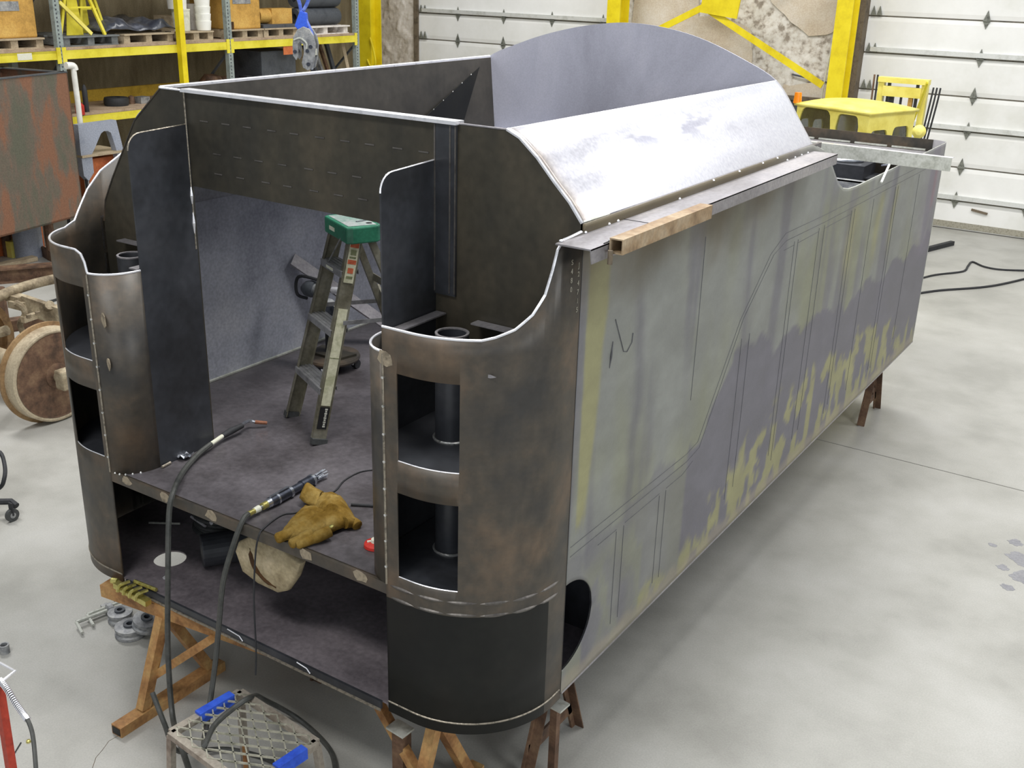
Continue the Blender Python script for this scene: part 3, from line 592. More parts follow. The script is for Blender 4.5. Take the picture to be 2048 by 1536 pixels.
# pocket fittings: deck supports, filler tube, shelves
for sg in (1, -1):
    MB().bar((sg * (XO + .035), .16, 2.19), (sg * (XO + .035), YBK - .005, 2.19), .05, .006).build('support_flat', M['steel_plate'], T)
    MB().bar((sg * .93, YBK - .03, 2.19), (sg * 1.24, YBK - .03, 2.19), .05, .006).build('support_flat', M['steel_plate'], T)
    MB().lathe([(.058, 0), (.066, 0), (.066, 1.01), (.058, 1.01)], (sg * .945, .31, ZF - .02), (0, 0, 1), 28, True).build('filler_tube', M['steel_black'], T, smooth=True)
    MB().lathe([(.057, 0), (.067, 0), (.067, .006), (.057, .006)], (sg * .945, .31, ZF + .99), (0, 0, 1), 28, True).build('tube_rim', M['steel_plate'], T)
    for z in (1.752, 1.247):
        pts = [(XO + .012, YBK - .01), (XO + .012, .18)]
        pts += [(plan(s)[0] - .006 * min(1, s / .5), plan(s)[1] + .008) for s in [k * .05 for k in range(16)]]
        pts = [(min(x, HW - .006), y) for x, y in pts] + [(HW - .006, YBK - .01)]
        MB().prism([(sg * x, y) for x, y in pts], (0, 0, z - .008), (1, 0, 0), (0, 1, 0), (0, 0, .008)).build('pocket_shelf', M['steel_black'], T)
        MB().tube([(sg * .945 + .071 * math.cos(a * .26), .31 + .071 * math.sin(a * .26), z + .004) for a in range(-24, 1)], .006, 5).build('tube_weld', M['weld'], T)
MB().lathe([(.001, 0), (.013, 0), (.013, .002), (.001, .002)], onR(.27, 1.0 + 1.17, .005), (0, -1, 0), 8)
for s, z, m, w, h in ((.015, 2.165, 'primer', .04, .03), (.43, 2.15, 'steel_plate', .022, .008)):
    p = onR(s, z, .0052); P = []
    for k in range(9): a = k * .698; r = .7 + .5 * random.random(); P.append((w * r * math.cos(a), h * r * math.sin(a)))
    MB().prism(P, p, (1, .06 if s < .1 else .3, 0), (0, 0, 1), (0, -.001, 0)).build('scraped_patch', M[m], T)
for z, k in ((1.98, .024), (1.77, .022)):
    P = [(k * (.6 + .5 * random.random()) * math.cos(a * .7), 1.5 * k * (.7 + .5 * random.random()) * math.sin(a * .7)) for a in range(9)]
    MB().prism(P, (-.785, .012 - .004, z), (1, -.25, 0), (0, 0, 1), (.002, -.006, 0)).build('scraped_patch', M['primer'], T)
# weld dots round the inner jamb foot
for sg in (-1,):
    for k in range(7):
        t = k / 6; p = V((sg * (XS - .03 - .11 * math.sin(t * 1.5)), .0 + .17 * t * t, ZF)); MB().lathe([(.001, -.002), (.006, 0), (.005, .004), (.001, .007)], p + V((.0, 0, .0)), (0, 0, 1), 6).build('tack_weld', M['weld'], T)
# open rear well: inner angle, cross beam, ring
box((-1.3, YR - .19, ZR - .10), (1.33, YR - .06, ZR - .09)).build('rear_deck_strip', M['steel_plate'], T)
for i in range(8): box((-1.2 + .31 * i, YR - .07, ZR - .085), (-.93 + .31 * i, YR - .055, ZR - .072)).build('stitch_weld', M['galv'], T)
box((-1.3, YR - .50, ZR - .30), (1.36, YR - .19, ZR - .29)).build('inner_strip', M['steel_black'], T)
box((.62, YR - .23, ZR - .55), (.65, YR - .18, ZR - .1)).build('corner_post', M['cast'], T)
box((-1.36, 4.55, ZB + .3), (1.36, 4.56, ZR - .15)).build('baffle_plate', M['steel_black'], T)
box((-1.36, 3.6, ZR - .62), (1.36, 4.54, ZR - .61)).build('well_floor', M['steel_inner'], T)
box((-1.3, 4.42, ZR - .06), (1.38, 4.48, ZR - .05)).build('cross_angle', M['cast'], T)
box((-1.3, 4.42, ZR - .12), (1.38, 4.43, ZR - .05)).build('cross_angle', M['cast'], T)
box((.9, 3.75, ZR - .60), (1.36, 3.82, ZR - .58)).build('bright_strip', M['galv'], T)
box((1.12, 4.1, ZR - .60), (1.15, 4.13, ZR - .2)).build('well_post', M['galv'], T)
# ---------------------------------------------------------------- step ladder inside the tender
def to_local_build(mb, name, m, t, **k): return mb.build(name, m, t, **k)
L_ = empty('step_ladder', (0, 0, 0), 'short aluminium step ladder with a green top standing inside the tender doorway', 'ladder')
Hh = 1.05; zst = [.293, .587, .88]
def railx(z): return .205 - .075 * z / Hh
for sg in (-1, 1):
    a = V((sg * .205, 0, 0)); b = V((sg * .13, .27, Hh))
    d = (b - a).normalized(); nrm = V((1, 0, 0)) * sg; fw = d.cross(V((1, 0, 0))).normalized()
    mb = MB().bar(a, b, .004, .075, fw).bar(a - V((sg * .012, 0, 0)) + fw * .036, b - V((sg * .012, 0, 0)) + fw * .036, .026, .003, fw).bar(a - V((sg * .012, 0, 0)) - fw * .036, b - V((sg * .012, 0, 0)) - fw * .036, .026, .003, fw)
    r = mb.build('side_rail', M['alu'], L_)
    MB().bar(a + d * .0, a + d * .03, .034, .082, fw).build('foot_pad', M['rubber'], r)
    a2 = V((sg * .185, .74, 0)); b2 = V((sg * .12, .34, Hh))
    r2 = MB().bar(a2, b2, .024, .035, (0, 1, 0)).build('rear_leg', M['alu'], L_)
    MB().box(a2 + V((0, 0, .015)), (.034, .04, .03)).build('foot_pad', M['rubber'], r2)
    if sg > 0:
        def on(t, dx=.0045): return a.lerp(b, t) + V((sg * dx, 0, 0))
        for t0, t1, m, w in ((.78, .985, 'sticker', .052), (.19, .66, 'sticker', .05), (.075, .185, 'black', .052)):
            MB().bar(on(t0), on(t1 - .003), .002, w, fw).build('sticker', M[m], r)
        for t0, t1, m, w in ((.945, .97, 'sticker_red', .046), (.868, .888, 'sticker_red', .046), (.825, .85, 'sticker_red', .03), (.91, .935, 'sticker_green', .03), (.895, .903, 'sticker_green', .034), (.80, .812, 'sticker_green', .034)):
            MB().bar(on(t0, .006), on(t1, .006), .001, w, fw).build('sticker_print', M[m], r)
        for k in range(9): MB().bar(on(.085 + k * .0105, .006) + fw * .008, on(.085 + k * .0105 + .0075, .006) + fw * .008, .001, .014 - .004 * (k % 2), fw).build('sticker_print', M['print_white'], r)
        MB().bar(on(.42, .006), on(.423, .006), .001, .05, fw).build('sticker_print', M['sticker_green'], r)
for z in zst:
    x = railx(z); y = .27 * z / Hh; mb = MB()
    mb.bb((-x, y - .045, z - .004), (x, y + .045, z)).bb((-x, y - .048, z - .035), (x, y - .044, z)).bb((-x, y + .044, z - .025), (x, y + .048, z))
    for q in (-.03, -.01, .01, .03): mb.bb((-x, y + q - .004, z), (x, y + q + .004, z + .003))
    st = mb.build('step', M['alu_tread'], L_)
    if z > .8: box((-.06, y - .050, z - .026), (.03, y - .0475, z - .012)).build('step_sticker', M['white_dirty'], st)
    MB().tube([(-x + .03, y + .02, z - .03), (x - .02, y + .02, z + .01 if z < .8 else z - .03)], .004, 5).build('tie_rod', M['alu_tread'], st)
for z, dz in ((.34, 0), (.75, 0)):
    t = z / Hh; x = .185 - .045 * t; y = .74 - .38 * t
    MB().bar((-x, y, z), (x, y, z), .004, .04).build('rear_brace', M['alu'], L_)
MB().bar((-.16, .70, .12), (.15, .50, .70), .02, .004).build('rear_diagonal', M['alu'], L_)
MB().bar((.16, .70, .12), (-.15, .50, .70), .02, .004).build('rear_diagonal', M['alu'], L_)
for sg in (-1, 1): MB().bar((sg * .172, .17, .62), (sg * .168, .52, .60), .004, .022).build('spreader', M['alu_tread'], L_)
mb = MB().prism([(-.15, .21), (.15, .21), (.165, .24), (.165, .37), (.14, .40), (-.14, .40), (-.165, .37), (-.165, .24)], (0, 0, Hh - .035), (1, 0, 0), (0, 1, 0), (0, 0, .085))
cap = mb.build('top_cap', M['green'], L_, bev=.008)
MB().prism([(-.135, .228), (.135, .228), (.145, .375), (-.145, .375)], (0, 0, Hh + .050), (1, 0, 0), (0, 1, 0), (0, 0, .002)).build('worn_top', M['cap_top'], cap)
MB().tube([(.105, .35, Hh + .045), (.105, .35, Hh + .0535)], .016, 12).build('tool_hole', M['black'], cap)
MB().tube([(-.05 + .11 * math.cos(a * .3), .30 + .11 * math.sin(a * .3), Hh + .0525) for a in range(0, 9)], .005, 5).build('tray_rim', M['darkgrey'], cap)
box((-.08, .2085, Hh - .005), (-.01, .2098, Hh + .015)).build('cap_sticker', M['white_dirty'], cap)
MB().tube([(-.07, .19, .87), (.07, .21, Hh - .02)], .004, 5).build('tie_rod', M['alu_tread'], L_)
L_.location = ((-.679 - .314) / 2 + .03, (1.009 + .828) / 2, ZF); L_.rotation_euler = (0, 0, -.463)

# ---------------------------------------------------------------- tools and cables on the tender floor
Zf = lambda x, y, h=0: (x, y, ZF + h)
tr = empty('welding_torch', (-.70, .68, ZF), 'welding torch with a curved neck and copper nozzle, thick cable drooping over the floor edge', 'torch')
P = [(-0.659, 0.451, 1.235), (-0.687, 0.553, 1.235)]
MB().tube(P, .011, 10).build('cable_sleeve', M['white_dirty'], tr)
MB().tube([(-0.687, 0.553, 1.235), (-0.692, 0.615, 1.240), (-0.688, 0.692, 1.245)], [.014, .018, .013], 10).build('handle', M['dark'], tr, smooth=True)
MB().tube(crv([(-0.691, 0.691, 1.245), (-0.708, 0.736, 1.245), (-0.706, 0.769, 1.240), (-0.686, 0.781, 1.235)], 4), .009, 8).build('neck', M['chrome'], tr, smooth=True)
MB().tube([(-0.688, 0.780, 1.235), (-0.645, 0.824, 1.225)], [.011, .009], 10).build('nozzle', M['copper'], tr)
pc = [(-0.659, 0.451, 1.235), (-0.630, 0.337, 1.225), (-0.540, 0.166, 1.222), (-0.412, 0.001, 1.222), (-0.404, -0.040, 1.125), (-0.377, -0.100, 0.847), (-0.382, -0.140, 0.455), (-0.293, -0.220, 0.171), (-0.016, -0.398, 0.250), (0.008, -0.374, 0.050)]
MB().tube(crv(pc, 8), .0135, 8).build('torch_cable', M['hose'], tr, smooth=True)
tg = empty('air_grinder', (0.0, .3, ZF), 'long straight steel air tool with a brass fitting, lying on the tender floor', 'tool')
g0, g1 = V((0.022, 0.053, 1.225)), V((0.011, 0.559, 1.225))
def seg(a, b, r0, r1, nm, m, n=14):
    MB().tube([g0.lerp(g1, a), g0.lerp(g1, b)], [r0, r1], n).build(nm, M[m], tg, smooth=True)
seg(0, .07, .013, .012, 'hose_ferrule', 'brass'); seg(.07, .13, .014, .016, 'swivel', 'white_dirty'); seg(.13, .17, .009, .009, 'stem', 'chrome')
seg(.17, .22, .017, .017, 'brass_nut', 'brass'); seg(.22, .27, .021, .023, 'throttle_end', 'chrome'); seg(.27, .52, .025, .025, 'barrel', 'toolsteel', 18)
seg(.34, .36, .028, .028, 'collar', 'chrome'); seg(.50, .53, .028, .028, 'collar', 'chrome'); seg(.53, .67, .020, .020, 'shaft_housing', 'toolsteel'); seg(.67, .82, .025, .026, 'front_grip', 'toolsteel'); seg(.80, .83, .029, .029, 'collar', 'chrome')
seg(.83, .87, .014, .016, 'collet', 'toolsteel')
for k in range(8):
    a = k * .785; q = V((0, 0, 1)) * math.sin(a) * .014 + (g1 - g0).normalized().cross(V((0, 0, 1))) * math.cos(a) * .014
    MB().tube([g0.lerp(g1, .87) + q, g0.lerp(g1, 1.0) + q * 1.3], .004, 5).build('needle', M['chrome'], tg)
ax = (g1 - g0).normalized(); up = V((0, 0, .027))
MB().bar(g0.lerp(g1, .27) + up, g0.lerp(g1, .50) + up * 1.15, .012, .005).build('throttle_lever', M['chrome'], tg)
ph = [g0, (0.038, 0.008, 1.225), (0.017, -0.030, 1.130), (-0.021, -0.080, 0.938), (-0.041, -0.110, 0.711), (-0.043, -0.150, 0.518), (0.011, -0.250, 0.357), (0.283, -0.509, 0.470), (0.225, -0.403, 0.470), (0.205, -0.280, 0.470), (0.203, -0.161, 0.460), (0.009, 0.085, 0.200), (0.085, 0.234, 0.020), (0.353, 0.157, 0.020), (0.513, 0.022, 0.020)]
MB().tube(crv(ph, 8), .0125, 8).build('air_hose', M['hose'], tg, smooth=True)
tag(MB().tube(crv([(0.154, 0.766, 1.204), (0.109, 0.699, 1.204), (0.109, 0.590, 1.204), (0.146, 0.486, 1.204), (0.142, 0.433, 1.204), (0.135, 0.322, 1.204), (0.154, 0.222, 1.204), (0.122, 0.176, 1.204), (0.120, 0.116, 1.204), (0.140, 0.029, 1.204), (0.160, -0.020, 1.198), (0.140, -0.030, 1.097), (0.116, -0.035, 0.862), (0.112, -0.040, 0.599), (0.108, -0.050, 0.468)], 6), .004, 6).build('thin_wire', M['dark'], smooth=True), 'thin black wire running under the leather glove and hanging straight down the front', 'wire')
tag(MB().tube([(0.303, 0.414, 1.207), (0.449, 0.497, 1.207)], .007, 8).build('welding_rod', M['dark']), 'short black rod lying on the floor plate right of the glove', 'rod')
ct = empty('cup_brush', (0.630, 0.201, 1.200), 'small red disc tool with a pale hub, half hidden by the right-hand jamb', 'tool')
q = V((0.630, 0.201, 1.200))
MB().lathe([(.001, 0), (.052, .002), (.050, .014), (.02, .022), (.001, .022)], q, (0, 0, 1), 24).build('red_disc', M['red'], ct, smooth=True)
MB().lathe([(.001, .020), (.022, .020), (.020, .034), (.001, .036)], q, (0, 0, 1), 16).build('hub', M['white_dirty'], ct, smooth=True)
MB().tube([q + V((-.03, -.02, .02)), q + V((.0, .0, .026))], .006, 6).build('pin', M['white_dirty'], ct)
tag(MB().lathe([(.001, 0), (.012, .004), (.012, .05), (.001, .054)], (0.245, 0.647, 1.200), (.3, .2, 1), 8).build('bright_peg', M['edge']), 'tiny bright steel peg beside the right jamb behind the black rod', 'peg')
# leather glove: cloth-like crumpled body with fingers
gl = empty('welding_glove', (.2, .15, ZF), 'crumpled tan suede welding glove with a brass stud, lying near the floor edge', 'glove')
def patch(corners, n, m, hfun, name, mt, par):
    A, B, C, D = [V(c) for c in corners]; mb = MB()
    for i in range(n + 1):
        for j in range(m + 1):
            u, v = i / n, j / m; p = A.lerp(B, u).lerp(D.lerp(C, u), v); p.z += hfun(u, v, p); mb.v.append(p)
    for i in range(n):
        for j in range(m): a = i * (m + 1) + j; mb.f.append((a, a + m + 1, a + m + 2, a + 1))
    return mb.build(name, mt, par, smooth=True, solid=.005)
nf = lambda p, s, k: noise.noise(V((p.x * s, p.y * s, k)))
def wr(u, v, p):
    e = max(0., math.sin(math.pi * u)) ** .5 * max(0., math.sin(math.pi * v)) ** .5
    return .006 + .060 * e + .030 * e * abs(nf(p, 16, 3)) + .018 * nf(p, 30, 8) * e
patch([(0.261, -0.020, 1.200), (0.412, 0.090, 1.200), (0.406, 0.289, 1.200), (0.139, 0.292, 1.200)], 26, 22, wr, 'palm', M['leather'], gl)
patch([(0.403, 0.100, 1.200), (0.453, 0.289, 1.200), (0.230, 0.420, 1.200), (0.116, 0.349, 1.200)], 22, 20, lambda u, v, p: wr(u, v, p) + .012, 'back_hand', M['leather'], gl)
def flap(u, v, p): return .035 + .05 * math.sin(math.pi * v) * (1 - u * .4) + .01 * nf(p, 20, 1)
patch([(0.110, 0.283, 1.200), (0.245, 0.251, 1.200), (0.164, 0.384, 1.200), (0.093, 0.394, 1.200)], 12, 12, flap, 'cuff_flap', M['leather'], gl)
fr = [([(0.311, 0.107, 1.235), (0.290, 0.037, 1.225), (0.265, -0.023, 1.215)], [.026, .024, .018]), ([(0.386, 0.074, 1.235), (0.362, 0.022, 1.222), (0.346, -0.022, 1.215)], [.026, .022, .016]),
      ([(0.434, 0.131, 1.240), (0.403, 0.055, 1.225), (0.370, -0.010, 1.215)], [.026, .022, .015]), ([(0.432, 0.228, 1.235), (0.442, 0.269, 1.225), (0.476, 0.266, 1.215)], [.026, .024, .016]), ([(0.231, 0.160, 1.240), (0.319, 0.145, 1.250), (0.354, 0.171, 1.240)], [.016, .022, .014])]
for P, R in fr: 
    MB().tube(crv(P, 5), [R[0]] * 5 + [R[1]] * 5 + [R[2]], 10).build('finger', M['leather'], gl, smooth=True)
MB().lathe([(.001, 0), (.010, 0), (.009, .004), (.001, .006)], V((0.457, 0.117, 1.275)), (.0, -.3, 1), 10).build('stud', M['brass'], gl)
# torn foil scrap and weld stub by the left jamb
q = V((-0.709, 0.308, 1.200)); mb = MB()
for i in range(6):
    for j in range(6):
        mb.v.append(q + V(((i - 2.5) * .02, (j - 2.5) * .013, .02 + .022 * noise.noise(V((i * .9, j * .9, 2))))))
mb.f += [(i * 6 + j, i * 6 + 6 + j, i * 6 + 7 + j, i * 6 + j + 1) for i in range(5) for j in range(5)]
tag(mb.build('foil_scrap', M['chrome'], solid=.002), 'crumpled bright foil scrap on the floor by the left inner plate', 'scrap')
tag(MB().tube([(-0.690, 0.167, 1.208), (-0.697, 0.225, 1.208)], .007, 6).build('rod_stub', M['seam']), 'short dull rod stub beside the foil scrap', 'rod')
# magnetic base fixture behind the ladder
mf = empty('positioner_stand', (-1.0, 1.72, ZF), 'round-plated roller stand with a black post and steel grip head behind the ladder', 'stand')
MB().lathe([(.001, 0), (.17, 0), (.175, .012), (.17, .025), (.001, .025)], (-1.0, 1.72, ZF + .055), (0, 0, 1), 28).build('base_disc', M['steel_dark'], mf, smooth=True)
MB().prism([(-.11, -.07), (.11, -.07), (.14, .07), (-.14, .07)], (-1.0, 1.72, ZF + .08), (1, 0, 0), (0, 1, 0), (0, 0, .015)).build('base_block', M['steel_head'], mf)
for k in range(4):
    a = .5 + k * 1.571; c = V((-1.0 + .15 * math.cos(a), 1.72 + .15 * math.sin(a), ZF + .028))
    w = MB().tube([c - V((.015, 0, 0)), c + V((.015, 0, 0))], .027, 12).build('caster', M['dark'], mf)
    MB().lathe([(.001, 0), (.012, .004), (.001, .01)], c + V((0, -.028, .01)), (0, -1, 0), 8).build('caster_bolt', M['edge'], w)
MB().tube([(-1.02, 1.74, ZF + .09), (-1.0, 1.72, ZF + .34)], .035, 12).build('post', M['dark'], mf)
MB().tube([(-1.0, 1.72, ZF + .33), (-.96, 1.66, ZF + .42)], [.05, .045], 14).build('elbow', M['cast'], mf, smooth=True)
MB().lathe([(.02, -.01), (.045, -.008), (.045, .01), (.02, .012)], (-.93, 1.62, ZF + .40), (.6, -.5, .3), 16).build('clamp_ring', M['toolsteel'], mf, smooth=True)
hx = V((-1.12, 1.62, ZF + .50)); hd = V((.97, .10, .10)).normalized()
MB().tube([hx, hx + hd * .03, hx + hd * .07, hx + hd * .10], [.02, .045, .052, .045], 16).build('grip_head', M['darkgrey'], mf, smooth=True)
MB().tube([hx + hd * .08, hx + hd * .17], .036, 16).build('grip_neck', M['cast'], mf, smooth=True)
MB().tube([hx + hd * .22, hx + hd * .27], .020, 12).build('grip_tip', M['edge'], mf)
MB().tube(crv([hx + hd * .15 + V((0, 0, .05)), hx + V((0, 0, .075)), hx - hd * .045 + V((0, 0, .04)), hx - hd * .04 - V((0, 0, .04)), hx + hd * .03 - V((0, 0, .06))], 5), .010, 8).build('grip_loop', M['dark'], mf, smooth=True)
pk = MB().bar((-1.37, 1.80, 1.80), (-.93, 2.35, ZF + .035), .09, .012, (.5, -.3, .8)).build('leaning_flat_bar', M['steel_plate'])
tag(pk, 'wide flat steel bar leaning against the inside wall behind the ladder', 'bar')

# ---------------------------------------------------------------- under the floor plate
cb = empty('coiled_hose', (-.86, .62, ZB), 'coil of dark hose with bright fittings on the bottom plate behind the hand hole', 'hose')
for k in range(5): MB().tube([(-.84 + (.155 - .012 * (k % 3)) * math.cos(a * .262), .62 + (.12 - .01 * (k % 2)) * math.sin(a * .262), ZB + .018 + .022 * k) for a in range(24)], .013, 7, True).build('hose_loop', M['rubber'], cb, smooth=True)
MB().tube([(-.93, .505, ZB + .10), (-.80, .488, ZB + .09)], .007, 6).build('bright_fitting', M['edge'], cb)
MB().lathe([(.001, 0), (.014, .005), (.001, .02)], (-.76, .50, ZB + .12), (0, -1, .5), 10).build('bright_nut', M['edge'], cb)
MB().tube([(-1.18, .42, ZB + .02), (-1.02, .5, ZB + .03)], .006, 6).build('bright_fitting', M['galv'], cb)
tag(MB().tube([(-.62, .30, ZB + .09), (-.40, .62, ZB + .09)], .085, 24).build('steel_drum', M['steel_black'], smooth=False, bev=.006), 'short black steel cylinder lying under the floor plate, right of the coiled hose', 'cylinder')
bg = empty('canvas_bag', (-.2, .05, ZB), 'beige canvas bag with a dark strap slumped on the bottom plate under the floor edge', 'bag')
bp = [(-0.100, 0.100, 1.027), (-0.124, 0.100, 0.971), (-0.087, 0.100, 0.878), (0.014, 0.100, 0.848), (0.140, 0.100, 0.844), (0.199, 0.100, 0.875), (0.259, 0.100, 0.962), (0.295, 0.100, 1.051), (0.158, 0.100, 1.093), (-0.014, 0.100, 1.086)]
bp = [V(p) for p in bp]; cn = sum(bp, V()) / len(bp)
mb = MB(); n = len(bp); LY = [(0, 1), (-.012, .98), (-.018, .93), (-.022, .6)]
for dy, sc in [(.03, .96), (.015, 1.0)] + LY: mb.v += [cn + (p - cn) * sc + V((0, dy, 0)) for p in bp]
m_ = len(LY) + 2
for i in range(m_ - 1):
    for k in range(n): l = (k + 1) % n; mb.f.append((i * n + k, i * n + l, (i + 1) * n + l, (i + 1) * n + k))
mb.f += [tuple(range(n)), tuple((m_ - 1) * n + k for k in reversed(range(n)))]
mb.build('bag_body', M['card'], bg, smooth=True)
MB().tube(crv([(-0.014, 0.080, 1.028), (0.007, 0.078, 0.948), (0.066, 0.078, 0.896), (0.138, 0.080, 0.876)], 5), [.003] * 2 + [.012] * 6 + [.009] * 5 + [.004] * 3, 8).build('strap', M['strap'], bg)

# ---------------------------------------------------------------- things lying on the tender body
tb = MB(); y0, y1, x0, x1, z0, z1, t = .42, 1.19, 1.546, 1.600, 2.585, 2.640, .005
tb.bb((x0, y0, z0), (x1, y1, z0 + t)).bb((x0, y0, z1 - t), (x1, y1, z1)).bb((x0, y0, z0 + t), (x0 + t, y1, z1 - t)).bb((x1 - t, y0, z0 + t), (x1, y1, z1 - t))
tbt = empty('square_tube', (1.573, .8, z0), 'short rusty square steel tube tacked along the lip of the running board', 'tube')
tb.build('tube_walls', M['tube_rust'], tbt)
MB().tube([(1.56, .405, 2.60), (1.56, .405, 2.55)], .010, 8).build('clamp_bolt', M['iron'], tbt)
la = empty('angle_bar', (1.2, 4.9, 2.29), 'long pale galvanised angle lying across the open rear well and overhanging the right side', 'angle')
a, b = V((.30, 4.955, 2.30)), V((1.76, 4.885, 2.30))
MB().bar(a + V((0, 0, .045)), b + V((0, 0, .045)), .005, .09).build('upright_leg', M['galv'], la)
MB().bar(a + V((0, .03, .088)), b + V((0, .03, .088)), .06, .004).build('flat_leg', M['edge'], la)
mk = empty('paint_marker', (1.41, 4.5, 2.24), 'white marker pen hooked over the top edge of the right side sheet', 'marker')
MB().tube([(1.425, 4.60, 2.345), (1.425, 4.46, 2.245)], .008, 8).build('pen_barrel', M['white'], mk)
MB().tube([(1.37, 4.62, 2.33), (1.425, 4.60, 2.345)], .006, 6).build('pen_clip', M['chrome'], mk)
tag(MB().tube([(.62 + .20 * math.cos(a * .2094), 6.15 + .13 * math.sin(a * .2094), 2.09 + .02) for a in range(30)], .014, 8, True).build('steel_hoop', M['chrome'], smooth=True), 'bright oval hoop lying in the open rear well of the tender', 'hoop')
box((.35, 5.95, ZB), (.9, 6.28, 2.094)).build('sump_box', M['steel_black'], T)

# ---------------------------------------------------------------- trestles
def front_trestle():
    t = empty('trestle', (0, 0, 0))
    MB().bar((-.965, -.035, .532), (.98, .19, .532), .07, .068).build('top_beam', M['rust_wood'], t)
    MB().bar((-.967, -.035, .532), (-.9645, -.0347, .532), .052, .05).build('beam_opening', M['black'], t)
    for sg, X in ((-1, -.57), (1, 1.0)):
        dy = .02 if sg < 0 else .16
        f = MB().bb((X - .035, -.36 + dy, 0), (X + .035, .30 + dy, .055)).build('foot_bar', M['rust_wood'], t)
        box((X - .028, -.362 + dy, .008), (X + .028, -.3595 + dy, .047)).build('bar_opening', M['black'], f)
        MB().bar((X, -.20 + dy, .055), (X, -.03 + dy, .50), .05, .05, (1, 0, 0)).build('leg', M['rust_wood'], t)
        MB().bar((X, .22 + dy, .055), (X, -.01 + dy, .50), .05, .05, (1, 0, 0)).build('leg', M['rust_wood'], t)
        MB().bar((X, -.10 + dy, .20), (X - sg * .34, -.02 + dy * .9, .50), .04, .04, (0, 1, 0)).build('diagonal_brace', M['rust_wood'], t)
    return t
t1 = tag(front_trestle(), 'rusty ochre tube trestle across the front, carrying the doorway end of the tender', 'trestle', 'trestles under the tender')
def side_trestle(lab, x, y, h):
    t = empty('trestle', (x, y, 0), None)
    MB().bb((x - 1.4, y - .04, h - .07), (x + .02, y + .04, h)).build('top_beam', M['rust_dark'], t)
    for xx in (x, x - 1.3):
        for sg in (-1, 1):
            a = V((xx, y + sg * .05, h - .06)); b = V((xx, y + sg * .24, 0))
            MB().bar(a, b, .055, .012, (1, 0, 0)).bar(a + V((.027, sg * .005, 0)), b + V((.027, sg * .005, 0)), .006, .05, (1, 0, 0)).build('leg', M['rust_dark'], t)
        MB().bar((xx, y - .20, .14), (xx, y + .20, .14), .012, .07).build('cross_tie', M['rust_dark'], t)
        MB().bar((xx, y - .10, .36), (xx, y + .16, .16), .01, .05).build('diagonal_tie', M['rust_dark'], t)
    return tag(t, lab, 'trestle', 'trestles under the tender')
side_trestle('brown angle-iron trestle under the near right corner of the tender', 1.2, .77, .585)
side_trestle('rusty trestle under the far right end of the tender, casting a shadow on the concrete', 1.22, 5.95, .585)
tag(MB().bb((.35, .30, .53), (1.0, .37, .574)).build('yellow_angle', M['brass']), 'yellow-painted bar under the rounded front right corner of the tender', 'bar')
for px, lab in (((0.843, 0.085, 0.420), 'square grey steel shim plate in front of the rounded corner, above the trestle brace'), ((1.311, 0.620, 0.420), 'square grey steel shim plate beside the right-hand trestle')):
    p = V(px); s_ = MB().prism([(-.05, -.035), (.05, -.045), (.055, .03), (-.045, .04)], p, (1, 0, 0), (0, 1, 0), (0, 0, .01)).build('shim_plate', M['galv']); tag(s_, lab, 'plate')
    pt = p
tag(box((pt.x - .02, pt.y - .015, .0), (pt.x + .015, pt.y + .02, .42)).build('prop_post', M['rust_dark']), 'slim rusty post carrying the shim plate by the near right trestle', 'post')
p = V((0.843, 0.085, 0.420))
tag(box((p.x - .03, p.y - .02, 0), (p.x + .03, p.y + .04, .42)).build('prop_post', M['rust_dark']), 'dark post under the shim plate in the shadow before the rounded corner', 'post')
# yellow brass clamps piled on the left end of the front trestle
pc_ = empty('chain_clamp', (-.72, -.04, .568), 'dull yellow ribbed clamp lying on the left end of the front trestle', 'clamp')
c0 = V((-.74, -.06, .60))
MB().bar(c0 + V((-.10, .0, .01)), c0 + V((.14, .0, -.01)), .035, .03).build('clamp_bar', M['brass'], pc_)
for k in range(4):
    MB().tube(crv([c0 + V((-.05 + .045 * k, -.03, .0)), c0 + V((-.045 + .045 * k, -.02, .03)), c0 + V((-.03 + .045 * k, .03, .035))], 4), .009, 6).build('clamp_rib', M['brass'], pc_)
MB().tube([c0 + V((-.13, .0, .02)), c0 + V((-.10, .01, .02))], .016, 10).build('clamp_end', M['brass'], pc_)
MB().tube([c0 + V((-.02, .05, .03)), c0 + V((.13, .06, .03))], .010, 8).build('clamp_screw', M['brass'], pc_)

# ---------------------------------------------------------------- bar clamps on the floor, left of the trestle
def pipe_clamp(p, ang, L, lab, bar2=True):
    t = empty('bar_clamp', (0, 0, 0), lab, 'clamp')
    MB().tube([(-L / 2, 0, .035), (L / 2, 0, .035)], .012, 8).build('clamp_bar', M['galv'], t)
    MB().tube([(-L / 2, 0, .035), (-L / 2 - .01, -.10, .02)], .009, 8).build('handle', M['galv'], t)
    MB().lathe([(.02, -.02), (.035, -.015), (.04, .01), (.02, .02)], (L * .12, 0, .035), (1, 0, 0), 12).build('clamp_jaw', M['cast'], t)
    MB().bb((L * .12 - .02, -.01, 0), (L * .12 + .02, .09, .03)).build('clamp_foot', M['cast'], t)
    t.location = p; t.rotation_euler = (0, 0, ang); return t
A1 = V((-1.502, 0.113, 0.000)); A2 = V((-1.429, 0.421, 0.000)); an = math.atan2(A2.y - A1.y, A2.x - A1.x)
pipe_clamp((A1 + A2) / 2, an, (A2 - A1).length, 'steel bar clamp lying on the floor, nearest to the left trestle foot')
A3 = V((-1.516, 0.195, 0.000)); A4 = V((-1.440, 0.529, 0.000))
pipe_clamp((A3 + A4) / 2, math.atan2(A4.y - A3.y, A4.x - A3.x), (A4 - A3).length, 'second steel bar clamp lying behind the first, reaching under the tender')
